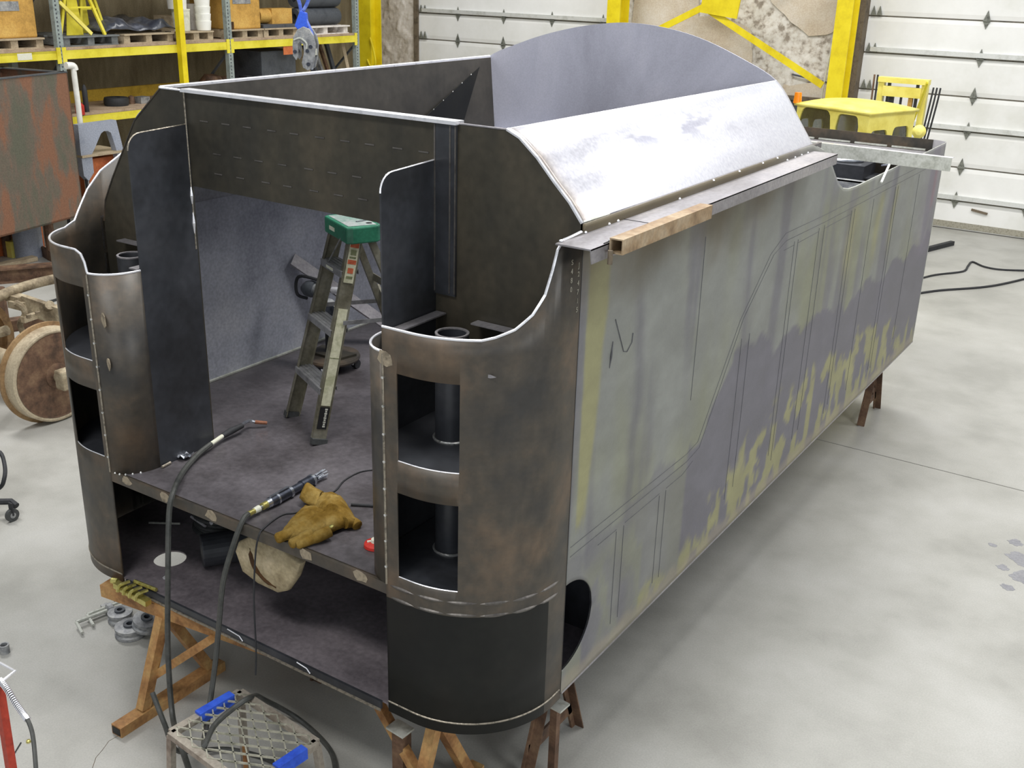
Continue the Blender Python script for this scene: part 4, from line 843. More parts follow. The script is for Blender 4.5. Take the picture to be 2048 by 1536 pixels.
for i, (px, r, z, lab) in enumerate((((-1.208, 0.246, -0.000), .085, 0, 'grey grooved steel pulley on the floor by the bar clamps'), ((-1.140, 0.299, 0.050), .075, .05, 'dark ringed steel hub leaning on the grooved pulley'), ((-1.366, 0.302, 0.000), .07, 0, 'small grey round casting behind the grooved pulley'))):
    h = empty('steel_pulley' if i == 0 else 'steel_hub', (px[0], px[1], 0), lab, 'casting')
    tl = (.25 if i == 1 else 0, 0, 1)
    MB().lathe([(r * .4, 0), (r, 0), (r, .015), (r * .88, .022), (r * .88, .034), (r * .97, .04), (r * .97, .055), (r * .4, .06)], (px[0], px[1], z + .002), tl, 28, True).build('rim', M['cast'], h, smooth=True)
    MB().lathe([(r * .22, .0), (r * .42, 0), (r * .42, .07), (r * .22, .07)], (px[0], px[1], z + .002), tl, 20, True).build('hub_ring', M['darkgrey'], h, smooth=True)
# ---------------------------------------------------------------- welding cart with expanded metal top
wc = empty('wire_top_cart', (.42, -.5, 0), 'low steel stool with an expanded-metal top and blue taped ends, in front of the tender', 'stool')
c1, c2, c3 = V((0.129, -0.166, 0.450)), V((0.639, -0.218, 0.450)), V((0.099, -0.475, 0.450)); ux = (c2 - c1); uy = (c3 - c1)
uy = uy.normalized() * .36; c3 = c1 + uy; c4 = c2 + uy
zup = V((0, 0, 1))
for nm, a, b in (('f', c1, c2), ('f', c3, c4), ('f', c1, c3), ('f', c2, c4)):
    e = MB().bar(a, b, .035, .028).build('frame_rail', M['seat'], wc)
MB().bar(c1.lerp(c3, .12), c1.lerp(c3, .62), .040, .052).build('blue_tape', M['blue'], wc)
MB().bar(c2.lerp(c4, .18), c2.lerp(c4, .6), .040, .052).build('blue_tape', M['blue'], wc)
mb = MB(); nu, nv = 5, 6
def gp(u, v): return c1 + ux * u + uy * v + V((0, 0, .012))
for i in range(nu):
    for j in range(nv):
        for du, dv in ((.5, 1), (.5, -1)):
            u0 = i / nu; v0 = j / nv
            if dv > 0: a, m_, b = (u0, v0), (u0 + .25 / nu, v0 + .5 / nv), (u0 + .5 / nu, v0 + 1 / nv)
            else: a, m_, b = (u0 + .5 / nu, v0), (u0 + .75 / nu, v0 + .5 / nv), (u0 + 1 / nu, v0 + 1 / nv)
        L0 = lambda p, q: mb.bar(gp(*p), gp(*q), .006, .008)
        L0((u0, v0 + .5 / nv), (u0 + .5 / nu, v0)); L0((u0 + .5 / nu, v0), (u0 + 1 / nu, v0 + .5 / nv)); L0((u0, v0 + .5 / nv), (u0 + .5 / nu, v0 + 1 / nv)); L0((u0 + .5 / nu, v0 + 1 / nv), (u0 + 1 / nu, v0 + .5 / nv))
tag(mb.build('expanded_mesh', M['grate'], wc), kind='stuff')
for c in (c1, c2, c3, c4): MB().bar(c - V((0, 0, .01)), V((c.x, c.y, 0)) + (c - (c1 + c4) / 2) * .12 - V((0, 0, (c - (c1 + c4) / 2).z * .12)), .028, .028, (1, 0, 0)).build('leg', M['seat'], wc)
MB().bar(V((c1.x, c1.y, .15)), V((c4.x, c4.y, .15)), .02, .02).build('stretcher', M['rust'], wc)
tag(MB().tube(crv([(-0.224, -0.364, 0.420), (-0.128, -0.387, 0.300), (-0.109, -0.358, 0.150), (-0.118, -0.219, 0.050), (-0.013, -0.102, 0.020), (0.233, -0.053, 0.020), (0.540, -0.114, 0.020)], 6), .012, 7).build('ground_cable', M['hose'], smooth=True), 'thick black cable looping on the concrete beneath the wire-topped stool', 'cable')
# ---------------------------------------------------------------- red stand with lever, bottom left corner
rs = empty('red_pump_stand', (-.32, -1.0, 0), 'worn red stand post with a chromed lever and spring-guarded hose, at the bottom left corner', 'pump')
pa, pb = V((-0.386, -0.959, 0.750)), V((-0.307, -1.009, 0.350))
MB().bar(V((pb.x, pb.y, 0)).lerp(pb, 0.0) if False else pb + (pb - pa) * .6, pa, .032, .032, (1, 0, 0)).build('post', M['redpole'], rs)
bx = pb + (pb - pa) * .6
MB().prism([(-.2, -.15), (.2, -.15), (.2, .15), (-.2, .15)], (bx.x, bx.y, 0), (1, 0, 0), (0, 1, 0), (0, 0, max(.05, bx.z))).build('base_box', M['redpole'], rs)
MB().tube([(-0.518, -0.916, 0.800), (-0.446, -0.902, 0.800), (-0.355, -0.899, 0.800), (-0.364, -0.953, 0.780)], .0065, 8).build('lever', M['edge'], rs)
hp = crv([(-0.377, -0.954, 0.780), (-0.315, -0.965, 0.770), (-0.227, -0.986, 0.750), (-0.167, -0.995, 0.730), (-0.124, -1.004, 0.720), (-0.081, -1.021, 0.680), (-0.002, -1.074, 0.600), (0.034, -1.109, 0.500)], 8)
MB().tube(hp, .0085, 8).build('hose', M['hose'], rs, smooth=True)
sp = []; 
for i in range(0, 30):
    p = hp[i]; q = hp[i + 1]; t = (q - p).normalized(); s1 = t.cross(V((0, 0, 1))).normalized(); s2 = t.cross(s1)
    for k in range(6): a = k * 1.047; sp.append(p.lerp(q, k / 6) + (s1 * math.cos(a) + s2 * math.sin(a)) * .0115)
MB().tube(sp, .003, 5).build('guard_spring', M['edge'], rs)
q = V((-1.612, -0.254, 0.000)); tag(MB().lathe([(.018, 0), (.026, 0), (.026, .05), (.018, .05)], q, (0, 0, 1), 20, True).build('pipe_collar', M['cast'], smooth=True), 'short grey pipe collar on the floor behind the chromed lever', 'collar')
tag(MB().tube([(-0.851, -0.701, 0.003), (-0.896, -0.635, 0.003)], .003, 5).build('floor_wire', M['dark']), 'thin wire offcut on the floor right of the red post', 'wire')
tag(MB().lathe([(.001, 0), (.012, 0), (.010, .01), (.001, .012)], (-0.874, -0.610, 0.000), (0, 0, 1), 8).build('floor_nut', M['brass']), 'tiny pale nut on the floor near the spring-guarded hose', 'nut')
# black creeper wheel at the left edge
cs = empty('caster_cart', (-3.0, .7, 0), 'black wheeled stand with a rubber swivel caster, cut off by the left edge', 'cart')
MB().tube(crv([(-3.327, 0.764, 0.350), (-3.252, 0.823, 0.330), (-3.113, 0.762, 0.280), (-3.064, 0.713, 0.220), (-3.099, 0.697, 0.160), (-3.097, 0.587, 0.150)], 5), .014, 8).build('hoop_frame', M['dark'], cs, smooth=True)
MB().tube([(-3.062, 0.560, 0.120), (-2.951, 0.674, 0.110), (-2.901, 0.678, 0.090)], .022, 8).build('leg', M['dark'], cs)
w0 = V((-2.892, 0.633, 0.045))
MB().tube([w0 - V((.012, 0, 0)), w0 + V((.012, 0, 0))], .045, 18).build('caster_wheel', M['rubber'], cs)
MB().tube([w0 - V((.014, 0, 0)), w0 + V((.014, 0, 0))], .02, 12).build('caster_hub', M['cast'], cs)
MB().bar(w0 + V((0, 0, .0)), w0 + V((.0, .0, .09)), .04, .01).build('fork', M['dark'], cs)
MB().bb((-3.75, .0, .12), (-3.30, .75, .42)).build('stand_body', M['darkgrey'], cs)
tag(MB().tube([(-4.351, 1.432, 0.250), (-4.781, 1.975, 0.250)], .010, 8).build('chrome_rod', M['chrome']), 'thin bright steel rod slanting up at the left edge, in front of the wheelset axle', 'rod')
# cables on the concrete to the right
tag(MB().tube(crv([(0.426, 10.753, 0.010), (0.570, 11.166, 0.010), (0.817, 11.579, 0.010), (0.813, 11.925, 0.010), (0.815, 12.190, 0.010), (1.006, 12.017, 0.010), (1.251, 12.024, 0.010), (1.741, 12.356, 0.010)], 5), .014, 6).build('floor_cable', M['dark'], smooth=True), 'black cable with a kink on the concrete right of the tender, farther of two', 'cable')
tag(MB().tube(crv([(0.589, 10.101, 0.010), (0.795, 10.454, 0.010), (1.162, 10.912, 0.010), (1.399, 11.357, 0.010), (1.753, 12.271, 0.010)], 5), .016, 6).build('floor_cable', M['dark'], smooth=True), 'black cable curving gently on the concrete right of the tender, nearer of two', 'cable')
tag(MB().bar((0.076, 12.140, 0.030), (0.362, 13.072, 0.030), .06, .06).build('dark_bar', M['dark']), 'short dark bar on the floor behind the rear corner of the tender', 'bar')
tag(MB().bb((2.95, 3.2, 0), (3.3, 4.3, .5)).build('dark_machine_box', M['darkgrey']), 'dark machine edge at the right border of the photo', 'box') if False else None
# ---------------------------------------------------------------- wheelset and bogie, left
ws = empty('wheelset', (-4.7, 1.8, 0), 'rusty railway wheel pair on its axle standing on the floor left of the tender', 'wheelset')
for X, sg in ((-4.12, 1), (-5.35, -1)):
    w = MB().lathe([(.06, -.02), (.36, -.02), (.365, -.05), (.375, -.055), (.380, .045), (.425, .055), (.425, .075), (.36, .08), (.345, .03), (.14, .0), (.12, .07), (.06, .07)], (X, 1.85, .405), (-sg, 0, 0), 48, True)
    w = MB().lathe([(.06, .05), (.345, .05), (.365, .055), (.378, .05), (.384, -.05), (.415, -.058), (.415, -.08), (.35, -.078), (.335, -.02), (.06, -.03)], (X, 1.85, .395), (sg, 0, 0), 48, True).build('wheel_disc', M['wheel_rust'], ws, smooth=True)
    MB().lathe([(.345, .051), (.366, .057), (.380, .051), (.386, -.05), (.370, -.05), (.36, .04)], (X, 1.85, .395), (sg, 0, 0), 48, True).build('wheel_tread', M['wheel_tread'], ws, smooth=True)
    MB().lathe([(.345, .052), (.35, .056), (.20, -.0), (.12, .005), (.10, .06), (.05, .075), (.001, .075)], (X, 1.85, .395), (sg, 0, 0), 40).build('wheel_dish', M['rust_dark'], ws, smooth=True)
    MB().tube([(X + sg * .06, 1.85, .395), (X + sg * .22, 1.85, .395)], .05, 16).build('journal', M['tan_steel'], ws)
    MB().box((X + sg * .17, 1.85, .395), (.11, .14, .16)).build('axle_box', M['tan_steel'], ws, bev=.015)
MB().tube([(-5.3, 1.85, .395), (-4.15, 1.85, .395)], .065, 20).build('axle', M['wheel_tread'], ws, smooth=True)
bo = empty('bogie_frame', (-5.2, 3.0, 0), 'dusty tan railway bogie frame with curved side bars behind the wheel pair', 'bogie')
MB().tube(crv([(-5.035, 1.768, 0.750), (-5.176, 2.131, 0.780), (-5.207, 2.391, 0.800), (-5.221, 2.646, 0.800), (-5.158, 2.781, 0.800), (-5.037, 2.975, 0.760)], 5), .045, 10).build('top_bar', M['tan_steel'], bo, smooth=True)
MB().bar((-5.054, 2.264, 0.700), (-4.378, 2.365, 0.620), .05, .16).build('swing_plate', M['tan_steel'], bo)
MB().bar((-4.897, 2.133, 0.620), (-4.919, 2.769, 0.660), .05, .05).build('tie_bar', M['wheel_tread'], bo)
MB().bar((-5.335, 2.276, 0.450), (-5.098, 2.871, 0.450), .12, .10).build('bolster', M['rust_dark'], bo)
MB().tube([(-4.842, 2.157, 0.500), (-4.794, 2.179, 0.360)], .022, 8).build('brake_rod', M['wheel_tread'], bo)
MB().tube([(-4.977, 2.371, 0.580), (-4.715, 2.287, 0.750)], .04, 10).build('pedestal', M['tan_steel'], bo)
MB().tube(crv([(-4.912, 2.098, 0.780), (-4.905, 2.142, 0.740), (-4.913, 2.173, 0.660), (-5.013, 2.176, 0.550), (-4.999, 2.189, 0.450)], 4), .026, 8).build('equaliser_link', M['tan_steel'], bo, smooth=True)
for i, (a, b) in enumerate((((-5.235, 2.256, 0.740), (-5.045, 2.254, 0.740)), ((-5.155, 2.222, 0.700), (-4.997, 2.235, 0.700)))): MB().bar(a, b, .10, .06).build('spring_seat', M['tan_steel'], bo)
for p in ((-4.763, 2.111, 0.670), (-4.749, 2.187, 0.680)): MB().lathe([(.001, 0), (.022, 0), (.022, .03), (.001, .035)], p, (0, 0, 1), 6).build('bolt', M['tan_steel'], bo)
MB().lathe([(.03, 0), (.09, 0), (.09, .14), (.03, .14)], (-5.336, 2.608, 0.340), (0, 0, 1), 16, True).build('coil_spring', M['tan_steel'], bo)
MB().tube([(-5.281, 2.048, 0.420), (-5.145, 2.133, 0.480)], .045, 8).build('brake_beam', M['tan_steel'], bo)
for p in ((-6.425, 2.864, 0.000), (-6.122, 3.444, 0.000)): MB().tube([p, (p[0], p[1], .46)], .06, 10).build('support_leg', M['rust_dark'], bo)
MB().bar((-4.978, 2.536, 0.520), (-4.667, 2.581, 0.460), .05, .05).build('tie_bar', M['tan_steel'], bo)
MB().bar((-5.172, 2.561, 0.620), (-5.210, 2.870, 0.620), .02, .02).build('thin_rod', M['rubber'], bo)
ib = empty('steel_beam', (-7.8, 4.2, 0), 'long brown steel beam lying on the floor behind the bogie', 'beam')
a, b = V((-8.223, 3.612, 0.080)), V((-7.471, 4.771, 0.080))
MB().bar(a + V((0, 0, -.0)), b, .02, .16).bar(a + V((0, 0, .085)), b + V((0, 0, .085)), .16, .02).bar(a - V((0, 0, .07)), b - V((0, 0, .07)), .16, .02).build('beam_section', M['rust_dark'], ib)
tag(MB().bb((-9.089, 4.323, 0.000), tuple(V((-9.248, 4.900, 0.000)) + V((.15, .25, .28)))).build('red_crate', M['orange'], bev=.01), 'small orange-red steel box on the floor below the hanging rusty tank', 'box')
tag(MB().lathe([(.001, 0), (.17, 0), (.17, .6), (.001, .6)], (-8.847, 4.771, 0.000), (0, 0, 1), 24).build('support_drum', M['stand_grey'], smooth=True), 'grey-blue steel drum under the rusty tank', 'drum')
tag(MB().bb(tuple(V((-9.014, 4.635, 0.000)) + V((-.06, -.06, .0))), tuple(V((-9.014, 4.635, 0.000)) + V((.1, .1, .20)))).build('yellow_block', M['yellow_pale']), 'small pale yellow block in front of the orange-red box', 'block')
tag(MB().bar((-8.734, 4.869, 0.050), (-8.331, 4.756, 0.050), .03, .16).build('channel_offcut', M['rust_dark']), 'brown steel channel offcut on the floor beside the grey-blue drum', 'offcut')
tag(MB().bar((-8.629, 4.103, 0.030), (-8.613, 4.687, 0.030), .12, .05).build('timber_batten', M['pallet']), 'pale timber battens on the floor in front of the grey-blue drum', 'timber')
# rusty tank
rt = empty('rusty_tank', (-8.7, 4.0, 0), 'large rust-streaked square steel tank at the left edge in front of the racking', 'tank')
b1, b2 = V((-7.90, 3.0, .5)), V((-8.37, 5.27, .5)); dd = (b2 - b1).normalized(); nn = V((-dd.y, dd.x, 0))
ztk = 2.21; dep = nn * 1.0
def quad_box(a, b, d, z0, z1, nm, m):
    a0, b0 = V((a.x, a.y, z0)), V((b.x, b.y, z0)); h = V((0, 0, z1 - z0)); d0 = V((d.x, d.y, 0))
    MB().add([a0, b0, b0 + d0, a0 + d0, a0 + h, b0 + h, b0 + d0 + h, a0 + d0 + h], [(0, 1, 2, 3), (4, 7, 6, 5), (0, 4, 5, 1), (1, 5, 6, 2), (2, 6, 7, 3), (3, 7, 4, 0)]).build(nm, M[m], rt)
quad_box(b1, b2, nn * .012, .5, ztk, 'front_plate', 'rust_tank'); quad_box(b2, b2 - dd * .012, dep, .5, ztk, 'end_plate', 'rust_tank')
quad_box(b1, b1 + dd * .012, dep, .5, ztk, 'end_plate', 'rust_tank'); quad_box(b1 + dep, b2 + dep, nn * .012, .5, ztk, 'rear_plate', 'rust_tank')
quad_box(b1, b2, dep, .5, .52, 'tank_floor', 'rust_tank'); quad_box(b1 - nn * .01, b2 - nn * .01, nn * .09, ztk, ztk + .012, 'top_rim', 'darkgrey')
quad_box(b1 + dep - nn * .09, b2 + dep - nn * .09, nn * .09, ztk, ztk + .012, 'top_rim', 'darkgrey'); quad_box(b2 - dd * .08, b2, dep, ztk, ztk + .012, 'top_rim', 'darkgrey')
quad_box(b1 + nn * .15, b2 + nn * .15 - dd * .25, dep * .7, ztk - .12, ztk - .10, 'inner_sheet', 'pallet_w')
for q in (b1 + dd * .4 + nn * .2, b2 - dd * .4 + nn * .2, b1 + dd * .4 + nn * .8, b2 - dd * .5 + nn * .8):
    MB().tube([(q.x, q.y, 0), (q.x, q.y, .5)], .06, 10).build('tank_leg', M['rust_dark'], rt)
wp = empty('white_pipe', (-9.2, 6.0, 0), 'white plastic pipe with an elbow standing behind the rusty tank', 'pipe')
pt_ = V((-9.100, 5.878, 2.201)); pb_ = V((-9.100, 5.886, 1.782))
MB().tube([pt_, pb_, (pb_.x, pb_.y, 0)], .035, 12).build('upright_pipe', M['white'], wp, smooth=True)
MB().tube(crv([pt_ + V((0, .02, -.05)), pt_ + V((0, 0, .0)), pt_ + V((0, -.10, .01))], 4), .045, 12).build('elbow', M['white'], wp, smooth=True)
# blue grey cast stand
sg_ = empty('cast_stand', (-8.9, 6.0, 0), 'tall blue-grey A-shaped cast stand between the rusty tank and the tender', 'stand')
xl = -8.9
PA = [(5.709, 1.505), (6.284, 1.513), (6.351, 1.116), (6.433, 0.808), (6.291, 0.827), (6.237, 1.149), (6.186, 1.356), (6.143, 1.386), (6.082, 1.392), (6.033, 1.365), (5.910, 1.181), (5.864, 1.122), (5.863, 0.885), (5.774, 0.787), (5.709, 0.860), (5.702, 1.192)]
MB().prism(PA, (xl, 0, 0), (0, 1, 0), (0, 0, 1), (-.10, 0, 0)).build('a_frame', M['stand_grey'], sg_)
ya_, za_ = PA[13]
for yq in (ya_, PA[3][0] - .05):
    for xq in (xl - .05, xl - .54): MB().tube([(xq, yq, 0), (xq, yq, za_ + .02)], .02, 8).build('foot_rod', M['dark'], sg_)
yz = [PA[0], PA[1], PA[2], PA[3]]
za2 = PA[5][1]
tag(box((xl - .55, PA[15][0] + .0, za2 - .06), (xl + .02, PA[2][0] + .03, za2 - .03)).build('shelf_timber', M['pallet']), 'pale timber plank across the blue-grey stand', 'timber')
tag(MB().bb((xl - .4, PA[11][0] + .03, 0), (xl - .15, PA[3][0] - .08, za2 - .12)).build('orange_casting', M['orange']), 'orange-brown casting between the legs of the blue-grey stand', 'casting')
# ---------------------------------------------------------------- storage racking along the left wall
RX = -9.5
rk = empty('storage_rack', (RX - .5, 7, 0), 'long pallet rack with yellow beams and perforated grey uprights along the left wall', 'rack')
for y in (3.14, 5.99, 8.86, 11.73):
    for x in (RX, RX - 1.05):
        u = MB().bb((x - .04, y - .045, 0), (x + .035, y - .039, 4.2)).bb((x - .04, y + .039, 0), (x + .035, y + .045, 4.2)).bb((x + .033, y - .045, 0), (x + .037, y + .045, 4.2)).build('upright', M['rackgrey'], rk)
        if x == RX:
            mb = MB(); z = 1.7
            while z < 3.3: mb.bb((x + .037, y - .018, z), (x + .0385, y + .002, z + .022)); z += .05
            tag(mb.build('upright_slots', M['darkgrey'], u), kind='stuff')
    for z0, z1 in ((.3, 1.3), (1.3, 2.2), (2.45, 3.3)):
        MB().bar((RX - .04, y, z1), (RX - 1.02, y, z0), .03, .03).build('upright_brace', M['darkgrey'], rk)
for y0, y1 in ((3.18, 5.95), (6.03, 8.82), (8.90, 11.69)):
    for z0, z1 in ((2.25, 2.36), (1.42, 1.52), (3.35, 3.46)):
        for x in (RX, RX - 1.05): MB().bb((x - .02, y0, z0), (x + .03, y1, z1)).bb((x - .03, y0, z1 - .03), (x + .03, y1, z1)).build('shelf_beam', M['yellow'], rk)
        box((RX - 1.03, y0, z1 - .0), (RX + .02, y1, z1 + .035)).build('shelf_deck', M['deck'], rk)
    for y in (y0 - .0, y1): box((RX + .03, y - .03, 2.20), (RX + .04, y + .03, 2.40)).build('beam_bracket', M['yellow'], rk)
box((RX + .031, 5.468 - .10, 2.27), (RX + .0325, 5.468 + .10, 2.35)).build('beam_label', M['white_dirty'], rk)
tag(box((RX + .03, 7.86, 0), (RX + .12, 7.95, 3.7)).build('yellow_post', M['yellow_deep']), 'single square yellow post standing in front of the rack', 'post')
S1, S2 = 2.395, 1.555
def pallet(y0, y1, z, m, lab, h=.13, x0=RX - .02, grp=None):
    p = empty('pallet', ((x0 - .5), (y0 + y1) / 2, z), lab, 'pallet', grp); w = y1 - y0
    for k in range(3):
        c = y0 + w * (.07 + .43 * k); box((x0 - .95, c - .05, z + .015), (x0 - .01, c + .05, z + h - .02)).build('bearer', m, p)
    for k in range(5): x = x0 - .93 + k * .205; box((x, y0, z + h - .02), (x + .13, y1, z + h)).build('deck_board', m, p)
    for x in (x0 - .93, x0 - .13): box((x, y0, z), (x + .12, y1, z + .015)).build('base_board', m, p)
    return z + h
def yy(a): return a[0]
def crate(y0, y1, z, h, lab, marks=True):
    c = empty('plywood_crate', (RX - .45, (y0 + y1) / 2, z), lab, 'crate', 'orange crates on the rack')
    box((RX - .85, y0, z), (RX - .06, y1, z + h)).build('crate_body', M['ochre'], c, bev=.02)
    w = y1 - y0; box((RX - .061, y0 + w * .2, z + h * .52), (RX - .055, y0 + w * .72, z + h * .70)).build('grey_label', M['cast'], c)
    box((RX - .061, y0 + w * .06, z), (RX - .057, y0 + w * .2, z + h * .16)).build('fork_slot', M['strap'], c)
yA, yB_ = 4.982, 5.749
z = pallet(yA, yB_ + .05, S1, M['pallet'], 'timber pallet under the leftmost orange crate on the rack')
crate(yA, yB_, z, .62, 'orange plywood crate at the far left of the upper shelf, dark sheets on top')
tag(MB().bb((RX - .9, yA - .1, z + .62), (RX - .1, yB_ + .25, z + .70)).build('sheet_stack', M['darkgrey']), 'dark sheets lying on the leftmost orange crate', 'sheets')
y0, y1 = 6.069, 6.932
z = pallet(y0, y1, S1, M['pallet_grey'], 'grey plastic pallet carrying the yellow stands')
def ystand(yc, w, h, lab, x0):
    t = empty('yellow_stand', (x0, yc, z), lab, 'stand', 'yellow tripod stands on the rack')
    tp = V((x0, yc, z + h))
    for dy, dx in ((-w, .1), (w, .1), (0, -.15)): MB().bar((x0 + dx, yc + dy, z), tp, .035, .035, (1, 0, 0)).build('leg', M['yellow'], t)
    MB().bar((x0 + .06, yc - w * .6, z + h * .35), (x0 + .06, yc + w * .6, z + h * .35), .03, .02).build('tie', M['yellow'], t)
    MB().prism([(-w * .4, h * .0), (w * .35, 0), (0.02, h * .9), (-.02, h * .9)], (x0 - .05, yc, z), (0, 1, 0), (0, 0, 1), (-.01, 0, 0)).build('web_plate', M['yellow'], t)
ystand(6.400, .34, 1.0, 'yellow tripod stand on the grey pallet, left of two', RX - .15); ystand(6.781, .20, .9, 'yellow tripod stand on the grey pallet, right of two', RX - .45)
tag(MB().bar((RX - .0, 6.066, 2.95), (RX - .02, 6.509, z + .02), .03, .045).build('yellow_bar', M['yellow_pale']), 'long yellow bar leaning diagonally before the yellow stands', 'bar')
y0, y1 = 7.011, 7.866
z = pallet(y0, y1, S1, M['pallet'], 'weathered timber pallet under the heap of dark plastic sheeting')
mb = MB(); n1, n2 = 26, 10; ya, yb = 6.746, 7.979
for i in range(n1 + 1):
    for j in range(n2 + 1):
        u, v = i / n1, j / n2; e = min(1, 4 * u, 4 * (1 - u), 5 * v + .2); q = noise.fractal(V((u * 4, v * 2, 3)), 1, 2, 3)
        mb.v.append(V((RX - .05 - .85 * v, ya + (yb - ya) * u, z + .03 + e * (.10 + .07 * math.sin(u * 9) + .12 * q) + .05 * v)))
for i in range(n1):
    for j in range(n2): a = i * (n2 + 1) + j; mb.f.append((a, a + n2 + 1, a + n2 + 2, a + 1))
tag(mb.build('plastic_sheeting', M['plastic_sheet'], smooth=True, solid=.004), 'heap of crumpled dark plastic sheeting on the upper shelf', 'sheeting')
y0, y1 = 7.976, 8.592
z = pallet(y0, y1, S1, M['pallet'], 'timber pallet holding the white tubs and the tall white stack')
def bucket(yc, z, r, h, m, lab, x=RX - .25, taper=.9):
    b = MB().lathe([(.001, 0), (r * taper, 0), (r, h), (r * 1.04, h), (r * 1.04, h + .02), (.001, h + .02)], (x, yc, z), (0, 0, 1), 24).build('plastic_bucket', m, smooth=True); return tag(b, lab, 'bucket', 'white tubs on the rack')
bucket(8.215, z, .13, .28, M['white_dirty'], 'grubby white plastic bucket behind the yellow post, lower of two'); bucket(8.159, z + .30, .145, .24, M['white'], 'white plastic bucket on top of the grubby one behind the yellow post')
bucket(8.554, z, .12, .34, M['pallet_w'], 'pale tub just left of the tall white stack', x=RX - .4)
yc = 8.511
st_ = empty('cup_stack', (RX - .1, yc, z), 'tall white stack of nested tubs standing on the upper shelf', 'stack')
for k in range(6): MB().lathe([(.001, 0), (.10, 0), (.115, .13), (.001, .135)], (RX - .12, yc, z + .005 + .10 * k), (0, 0, 1), 20).build('nested_tub', M['white'], st_, smooth=True)
tag(MB().bb((RX - .7, yc - .42, z), (RX - .3, yc - .2, z + .2)).build('cardboard_box', M['pallet']), 'small brown box behind the white stack', 'box')
y0, y1 = 8.954, 9.600
z = pallet(y0 - .1, y1, S1, M['pallet'], 'timber pallet under the second orange crate'); crate(y0 - .05, y1, z, .70, 'orange plywood crate at the middle of the upper shelf, right of the grey upright')
y0, y1 = 9.620, 10.366
z = pallet(y0, y1, S1, M['pallet'], 'timber pallet under the yellow cylinder block')
tag(MB().bb((RX - .7, y0 + .02, z), (RX - .05, y1, z + .05)).build('dark_tray', M['darkgrey']), 'dark tray beneath the yellow block on the rack', 'tray')
yb_ = empty('yellow_block', (RX - .3, (y0 + y1) / 2, z + .05), 'ochre-yellow round-ended steel block on the rack left of the hanging clamp', 'block')
MB().tube([(RX - .3, y0 + .12, z + .17), (RX - .3, y1 + .05, z + .17)], .11, 16).build('cylinder', M['ochre'], yb_, smooth=True); MB().bb((RX - .41, y0 + .35, z + .05), (RX - .19, y1 + .05, z + .28)).build('body', M['ochre'], yb_)
y0, y1 = 10.445, 11.588
z = pallet(y0, y1, S1, M['pallet_w'], 'pale timber pallet at the right end of the upper shelf, under the black rollers')
for k, zz in enumerate((.14, .42)):
    tag(MB().lathe([(.05, 0), (.13, 0), (.14, .03), (.14, y1 - y0 - .18), (.13, y1 - y0 - .15), (.05, y1 - y0 - .15)], (RX - .25, y0 + .08, z + zz), (0, 1, 0), 28, True).build('black_tyre_roll', M['darkgrey'], smooth=True), ('lower' if k == 0 else 'upper') + ' of two dark rubber rollers on the pale pallet', 'roller')
# lower shelf
tag(box((RX - 1.0, 6.1, S2), (RX - .95, 8.7, S2 + .16)).build('yellow_backboard', M['board']), 'yellow board standing at the back of the lower shelf', 'board')
tag(MB().lathe([(.06, 0), (.16, 0), (.17, .03), (.17, .08), (.16, .11), (.06, .11)], (RX - .35, 7.036, S2), (0, 0, 1), 28, True).build('small_tyre', M['dark'], smooth=True), 'small black tyre lying on the lower shelf', 'tyre')
tag(MB().lathe([(.001, 0), (.05, 0), (.04, .10), (.001, .12)], (RX - .35, 7.291, S2), (0, 0, 1), 12).build('dark_can', M['rust_dark'], smooth=True), 'brown can beside the small tyre on the lower shelf', 'can')
tag(MB().bb((RX - .4, 7.377, S2), (RX - .25, 7.533, S2 + .09)).build('grey_carton', M['cast']), 'pale grey carton on the lower shelf by the tender edge', 'carton')
tag(MB().lathe([(.001, 0), (.06, 0), (.06, .12), (.02, .16), (.001, .16)], (RX + .0, 6.187, S2 - .02), (0, 0, 1), 14).build('red_can', M['red'], smooth=True), 'red can at the left end of the lower shelf behind the rusty tank', 'can')
tag(MB().lathe([(.001, 0), (.035, 0), (.035, .28), (.018, .34), (.001, .36)], (RX - .05, 6.325, S2 - .0), (0, 0, 1), 12).build('black_bottle', M['dark'], smooth=True), 'slim black bottle next to the red can', 'bottle')
# things on the floor bay behind the tender edge
tag(MB().bb((RX - .95, 9.656, S2), (RX - .15, 10.412, S2 + .62)).build('dark_cabinet', M['darkgrey'], bev=.01), 'dark blue-grey cabinet on the lower shelf behind the hanging clamp', 'cabinet')
tag(MB().bb((RX + .01, 9.980, 2.12), (RX + .02, 10.202, 2.26)).build('orange_sign', M['orange']), 'small orange card hanging below the upper shelf beam', 'sign')
tag(MB().lathe([(.001, 0), (.085, 0), (.09, .22), (.001, .22)], (RX - .15, 9.501, S2), (0, 0, 1), 20).build('white_canister', M['white_dirty'], smooth=True), 'pale canister beside the dark cabinet', 'canister')
tag(MB().bb((RX - .3, 9.303, S2), (RX - .12, 9.407, S2 + .27)).build('dark_box', M['dark']), 'narrow dark box left of the pale canister', 'box')
mc = empty('machine_casting', (RX - .5, 8.5, S2), 'dark lumpy machine part on the lower shelf behind the top edge of the tender', 'machine')
for yc, r in ((8.805, .20), (9.086, .17), (9.307, .12)): MB().lathe([(.001, 0), (r, 0), (r, r * .9), (r * .6, r * 1.5), (.001, r * 1.6)], (RX - .4, yc, S2), (.1, .1, 1), 14).build('casting_lobe', M['rust_dark'], mc, smooth=True)
